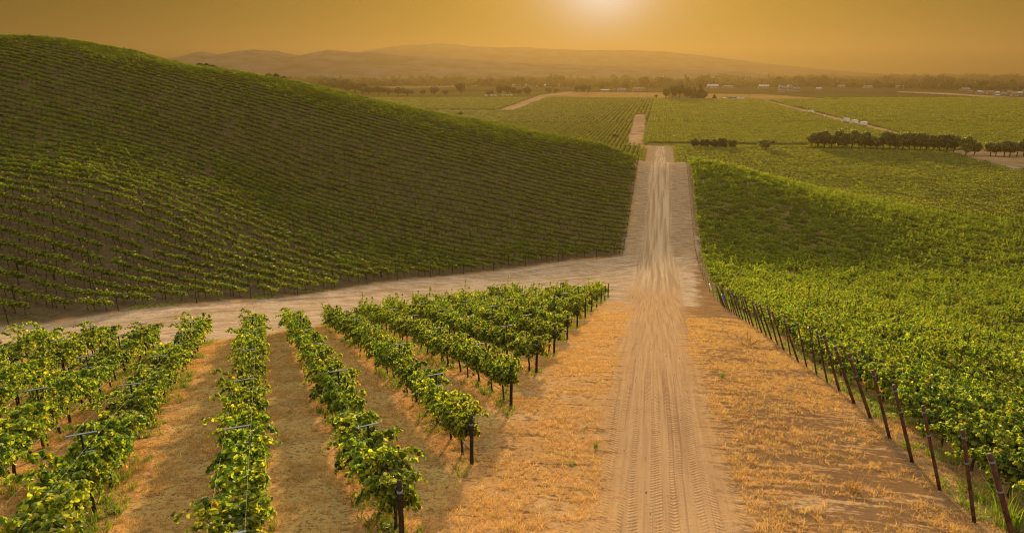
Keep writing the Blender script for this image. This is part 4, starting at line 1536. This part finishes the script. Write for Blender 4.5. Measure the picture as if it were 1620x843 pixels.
def make_car(label, P, rz, L=4.6, Hc=1.5, paintm='white_paint', van=False, name='parked_car', group=None, cat='car'):
    o = thing(name, label, cat, P, rz, group)
    h_ = L / 2
    if van:
        ol_ = [(-h_, 0.35), (h_, 0.35), (h_, 0.95), (h_ - 0.35, 1.15), (h_ - 1.1, Hc * 0.97), (h_ - 1.5, Hc), (-h_ + 0.15, Hc), (-h_, Hc * 0.9)]
    else:
        ol_ = [(-h_, 0.32), (h_, 0.32), (h_, 0.70), (h_ - 0.25, 0.82), (h_ - 1.15, 0.92), (h_ - 1.9, Hc), (-h_ + 1.3, Hc), (-h_ + 0.35, 0.98), (-h_, 0.92)]
    bd = MB().prism(ol_, -0.88, 0.88).build('body', M[paintm], o)
    bv = bd.modifiers.new('soft_edges', 'BEVEL')
    bv.width = 0.06
    bv.segments = 2
    z0 = Hc * 0.66
    for y in (-0.885, 0.885):
        x0_, x1_ = (-h_ + 0.9, h_ - 1.75) if not van else (h_ - 2.2, h_ - 1.25)
        MB().box(((x0_ + x1_) / 2, y, z0 + Hc * 0.10), (x1_ - x0_, 0.03, Hc * 0.2)).build('window', M['glass'], o)
    for x in (-h_ + 0.85, h_ - 0.9):
        for y in (-0.8, 0.8):
            wheel(o, x, y, 0.34)
    return o


def make_trailer(label, P, rz, L=8.0, W_=2.6, H_=3.2, group=None):
    o = thing('box_trailer', label, 'trailer', P, rz, group)
    bd = MB().box((0, 0, 0.75 + (H_ - 0.75) / 2), (L, W_, H_ - 0.75)).build('box_body', M['white_paint'], o)
    bv = bd.modifiers.new('soft_edges', 'BEVEL')
    bv.width = 0.12
    bv.segments = 3
    MB().box((0, 0, 0.62), (L * 0.92, W_ * 0.8, 0.22)).build('chassis', M['dark_metal'], o)
    for y in (-W_ / 2 - 0.02, W_ / 2 + 0.02):
        MB().box((0, y, 1.25), (L * 0.9, 0.03, 0.35)).build('side_band', M['galv'], o)
    MB().box((L / 2 + 0.5, 0, 0.6), (1.0, 0.14, 0.14)).build('hitch', M['dark_metal'], o)
    for x in (-L * 0.30, -L * 0.16, L * 0.32):
        for y in (-W_ / 2 + 0.2, W_ / 2 - 0.2):
            wheel(o, x, y, 0.45, 0.3)
    return o


def vp(u, v):
    return on(*vplane(u, v))


d1 = vplane(1300, 183) - vplane(1380, 202)
rz1 = math.atan2(d1[1], d1[0])
for i, (u, v, L) in enumerate([(1338.8, 193.5, 8.2), (1351.8, 196.3, 8.2), (1365.8, 199.2, 8.4)]):
    make_trailer(f"white box trailer on the diagonal valley road, {('leftmost', 'middle', 'rightmost')[i]} of the three close together", vp(u, v), rz1 + R(20), L * 0.82, 2.8, 4.0, 'white box trailers on the valley road')
make_trailer('lone white box trailer farther up the diagonal valley road', vp(1282.5, 180), rz1 + R(25), 8.4, 2.6, 4.0)
make_car('small white van on the diagonal road between the trailers', vp(1304.5, 186), rz1, 4.6, 2.4, 'white_paint', True, 'van', cat='van')
for i, (u, v) in enumerate([(769, 152.3), (777.5, 152.3), (783.5, 152.3), (796, 152.2), (803, 152.2), (809, 152.2)]):
    make_car(f"white van parked below the field trees, {ordinal(i + 1)} from the left", vp(u, v), rng.uniform(-0.3, 0.3), 6.2, 2.3, 'white_paint', True, 'van', 'white vans below the field trees', 'van')
make_car('white car between the grove and the squat conifer', vp(1119, 157), 0.2, 4.8, 1.7)
make_car('pale car just right of the squat conifer', vp(1136, 156.4), 0.1, 4.8, 1.7)
make_car('white car nearest left of the brown shelter', vp(1147, 155.8), -0.2, 5.2, 2.0)
make_car('orange car parked below the white car left of the shelter', vp(1147, 157.4), 0.1, 5, 1.8, 'orange_paint')
make_car('white camper van right of the brown shelter', vp(1168, 156.6), 0.1, 7.5, 3.2, 'white_paint', True, 'van', cat='van')
make_car('white and blue camper van rightmost of the parked vehicles', vp(1175.5, 157), -0.1, 7.0, 3.4, 'white_paint', True, 'van', cat='van')
make_car('white car on the pale road at right, the left one of two', vp(1488, 149.6), 0.2, 5, 1.8)
make_car('white car on the pale road at right, the right one of two', vp(1492.5, 150.2), 0.2, 5.4, 2)
make_car('single white pickup out in the green field at right', vp(1456.5, 161), 0.3, 6, 2.0, 'white_paint', True, 'pickup_truck', cat='pickup')
make_car('dark vehicle at the edge of the dirt yard', on(*vplane(1619, 271.5)), 0.9, 4.3, 1.9, 'dark_metal', True, 'parked_car')

# white pump box and utility poles
P = vp(1066, 218.3)
pb = thing('pump_box', 'small white pump box on a stand in the green field', 'box', P)
MB().box((0, 0, 1.35), (1.5, 1.3, 1.3)).build('cabinet', M['white_paint'], pb)
MB().box((0, 0, 2.06), (1.7, 1.5, 0.12)).build('lid', M['roof_pale'], pb)
MB().box((0, 0, 0.35), (1.0, 0.9, 0.7)).build('stand', M['dark_metal'], pb)
for u, v, h_, lab in [(857, 149, 13, 'thin utility pole beside the road at the left of the straw field'), (955.5, 154.8, 11, 'thin utility pole at the left half of the straw field'),
                      (1023.5, 155.2, 14, 'thin utility pole at the right end of the straw field'), (1185, 157.2, 11, 'thin utility pole right of the camper vans')]:
    P = vp(u, v)
    hh = h_ * (P[1] * cT - P[2] * sT) / F
    o = thing('utility_pole', lab, 'pole', P, 0.3, 'utility poles of the valley')
    MB().tube([(0, 0, -0.5), (0, 0, hh * 0.5), (0, 0, hh)], np.array([0.26, 0.22, 0.17]), 8).build('pole', M['tree_bark'], o)
    MB().box((0, 0, hh * 0.92), (2.6, 0.14, 0.16)).build('crossarm', M['tree_bark'], o)

# ---------------------------------------------------------------- dry grass, weeds, stones
def tuft(g, n_, h_, spread, wd, lean):
    mb = MB()
    a = g.uniform(0, 6.28, n_)
    r_ = g.uniform(0, spread, n_)
    b0 = np.c_[r_ * np.cos(a), r_ * np.sin(a), np.zeros(n_)]
    ln = g.uniform(0.4, 1.0, n_)[:, None] * h_
    dr = np.c_[np.cos(a + g.normal(0, 1, n_)), np.sin(a + g.normal(0, 1, n_)), np.zeros(n_)] * lean
    tip = b0 + (np.array([0, 0, 1.0]) + dr) * ln
    mid = b0 + (np.array([0, 0, 0.65]) + dr * 0.35) * ln
    sd = np.c_[-np.sin(a), np.cos(a), np.zeros(n_)] * wd
    V = np.stack([b0 - sd, b0 + sd, mid + sd * 0.8, tip, mid - sd * 0.8], 1).reshape(-1, 3)
    i = np.arange(n_)[:, None] * 5
    return mb.add(V, [i + np.array([0, 1, 2, 4]), i + np.array([4, 2, 3])])


def sprinkle(n_, ymax, cond):
    y = ymax * np.sqrt(rng.random(n_)) 
    x = y * rng.uniform(-0.85, 0.85, n_)
    P = np.c_[x, y]
    P = P[(y > 11)]
    return P[cond(P)]


nzv = lambda P, k, ph: np.sin(P[:, 0] * k + ph + 1.7 * np.sin(P[:, 1] * k * 0.7)) * np.sin(P[:, 1] * k * 1.1 + ph * 2 + np.sin(P[:, 0] * k * 0.6))
def straw_ok(P):
    return (d_lane(*P.T) < -0.15) & (d_track(*P.T) < 0) & (d_hill(*P.T) < 0) & (d_right(*P.T) < 3) & (nzv(P, 0.9, 0.4) + rng.normal(0, 0.5, len(P)) > -0.15)


P = sprinkle(150000, 66, straw_ok)
n = len(P)
scatter('dry_grass', [tuft(rng, 16, 0.16, 0.14, 0.006, 1.1) for _ in range(5)], [M['straw']], np.c_[P, H(*P.T) - 0.01], rng.integers(0, 5, n), np.c_[np.zeros((n, 2)), rng.uniform(0, 6.28, n)],
        np.repeat(rng.uniform(0.5, 1.3, n)[:, None], 3, 1) * np.array([1, 1, 0.8]), 'cropped dry straw grass on the verges and alleys')


def weed_ok(P):
    dl_ = d_left(*P.T)
    q = row_index_of(P)
    f_ = np.abs(q - np.round(q)) * PITCH_L
    inl = (dl_ > 0) & (f_ < 0.75) & (nzv(P, 0.55, 1.9) > -0.15)
    pa, ps = as_of(*P.T)
    inr = (pa > AR + 0.2) & (pa < AR + 7) & (nzv(P, 0.8, 0.3) > -0.2)
    hl = (d_hill(*P.T) > -0.5) & (d_hill(*P.T) < 2.5) & (nzv(P, 0.5, 2.2) > 0.35)
    return inl | inr | hl


P = sprinkle(110000, 110, weed_ok)
n = len(P)
scatter('weeds', [tuft(rng, 14, 0.24, 0.12, 0.012, 0.8) for _ in range(5)], [M['weed']], np.c_[P, H(*P.T) - 0.01], rng.integers(0, 5, n), np.c_[np.zeros((n, 2)), rng.uniform(0, 6.28, n)],
        np.repeat(rng.uniform(0.5, 1.45, n)[:, None], 3, 1), 'green weeds growing along the vine rows')


def stone(g):
    mb = MB()
    v = np.array([(1, 0, 0), (0, 1, 0), (-1, 0, 0), (0, -1, 0), (0, 0, 0.8), (0, 0, -0.5), (.6, .6, .4), (-.6, .5, .3)]) * g.uniform(0.7, 1.2, (8, 1))
    return mb.add(v * 0.5, np.array([(0, 6, 4), (6, 1, 4), (1, 7, 4), (7, 2, 4), (2, 3, 4), (3, 0, 4), (0, 1, 6), (1, 2, 7), (3, 2, 5), (0, 3, 5), (1, 0, 5), (2, 1, 5)]))


P = sprinkle(5000, 48, lambda P: (d_left(*P.T) < 0.5) & (d_right(*P.T) < 0))
n = len(P)
scatter('gravel', [stone(rng) for _ in range(4)], [M['stone']], np.c_[P, H(*P.T)], rng.integers(0, 4, n), rng.uniform(0, 3, (n, 3)), np.repeat((0.025 + 0.06 * rng.random(n) ** 4)[:, None], 3, 1),
        'loose pale pebbles on the dirt lane and its verges')

# single clumps of grass that stand out on the verges
cm = [tuft(rng, 90, 1.0, 0.42, 0.018, 0.9).mesh('grass_clump', M[m_]) for m_ in ('straw', 'weed')]
for u, v, wpx, hpx, k_, lab in [(1187, 548, 48, 14, 0, 'wide yellowish dry grass clump beside the rusty posts, right of the lane'), (1597, 835, 60, 70, 1, 'tall green weed clump in the corner by the nearest rusty post'),
                                (943, 708, 10, 14, 1, 'small green weed on the straw left of the lane'), (1350, 775, 26, 20, 0, 'straw coloured grass tuft on the wide right verge'),
                                (1142, 597, 12, 12, 1, 'small green tuft on the right verge near the lane'), (905, 735, 14, 9, 1, 'flat grey-green weed just left of the lane'),
                                (1300, 500, 22, 9, 0, 'low yellow tuft under the far rusty posts'), (1600, 640, 30, 20, 1, 'green weeds under the first vines of the right block')]:
    P = hit(u, v)
    kk = (P[1] * cT - P[2] * sT) / F
    o = link('grass_clump', cm[k_])
    o.location = P
    o.rotation_euler = (0, 0, rng.uniform(0, 6))
    o.scale = (wpx * kk / 1.2, wpx * kk / 1.2, hpx * kk)
    tag(o, lab, 'grass clump')
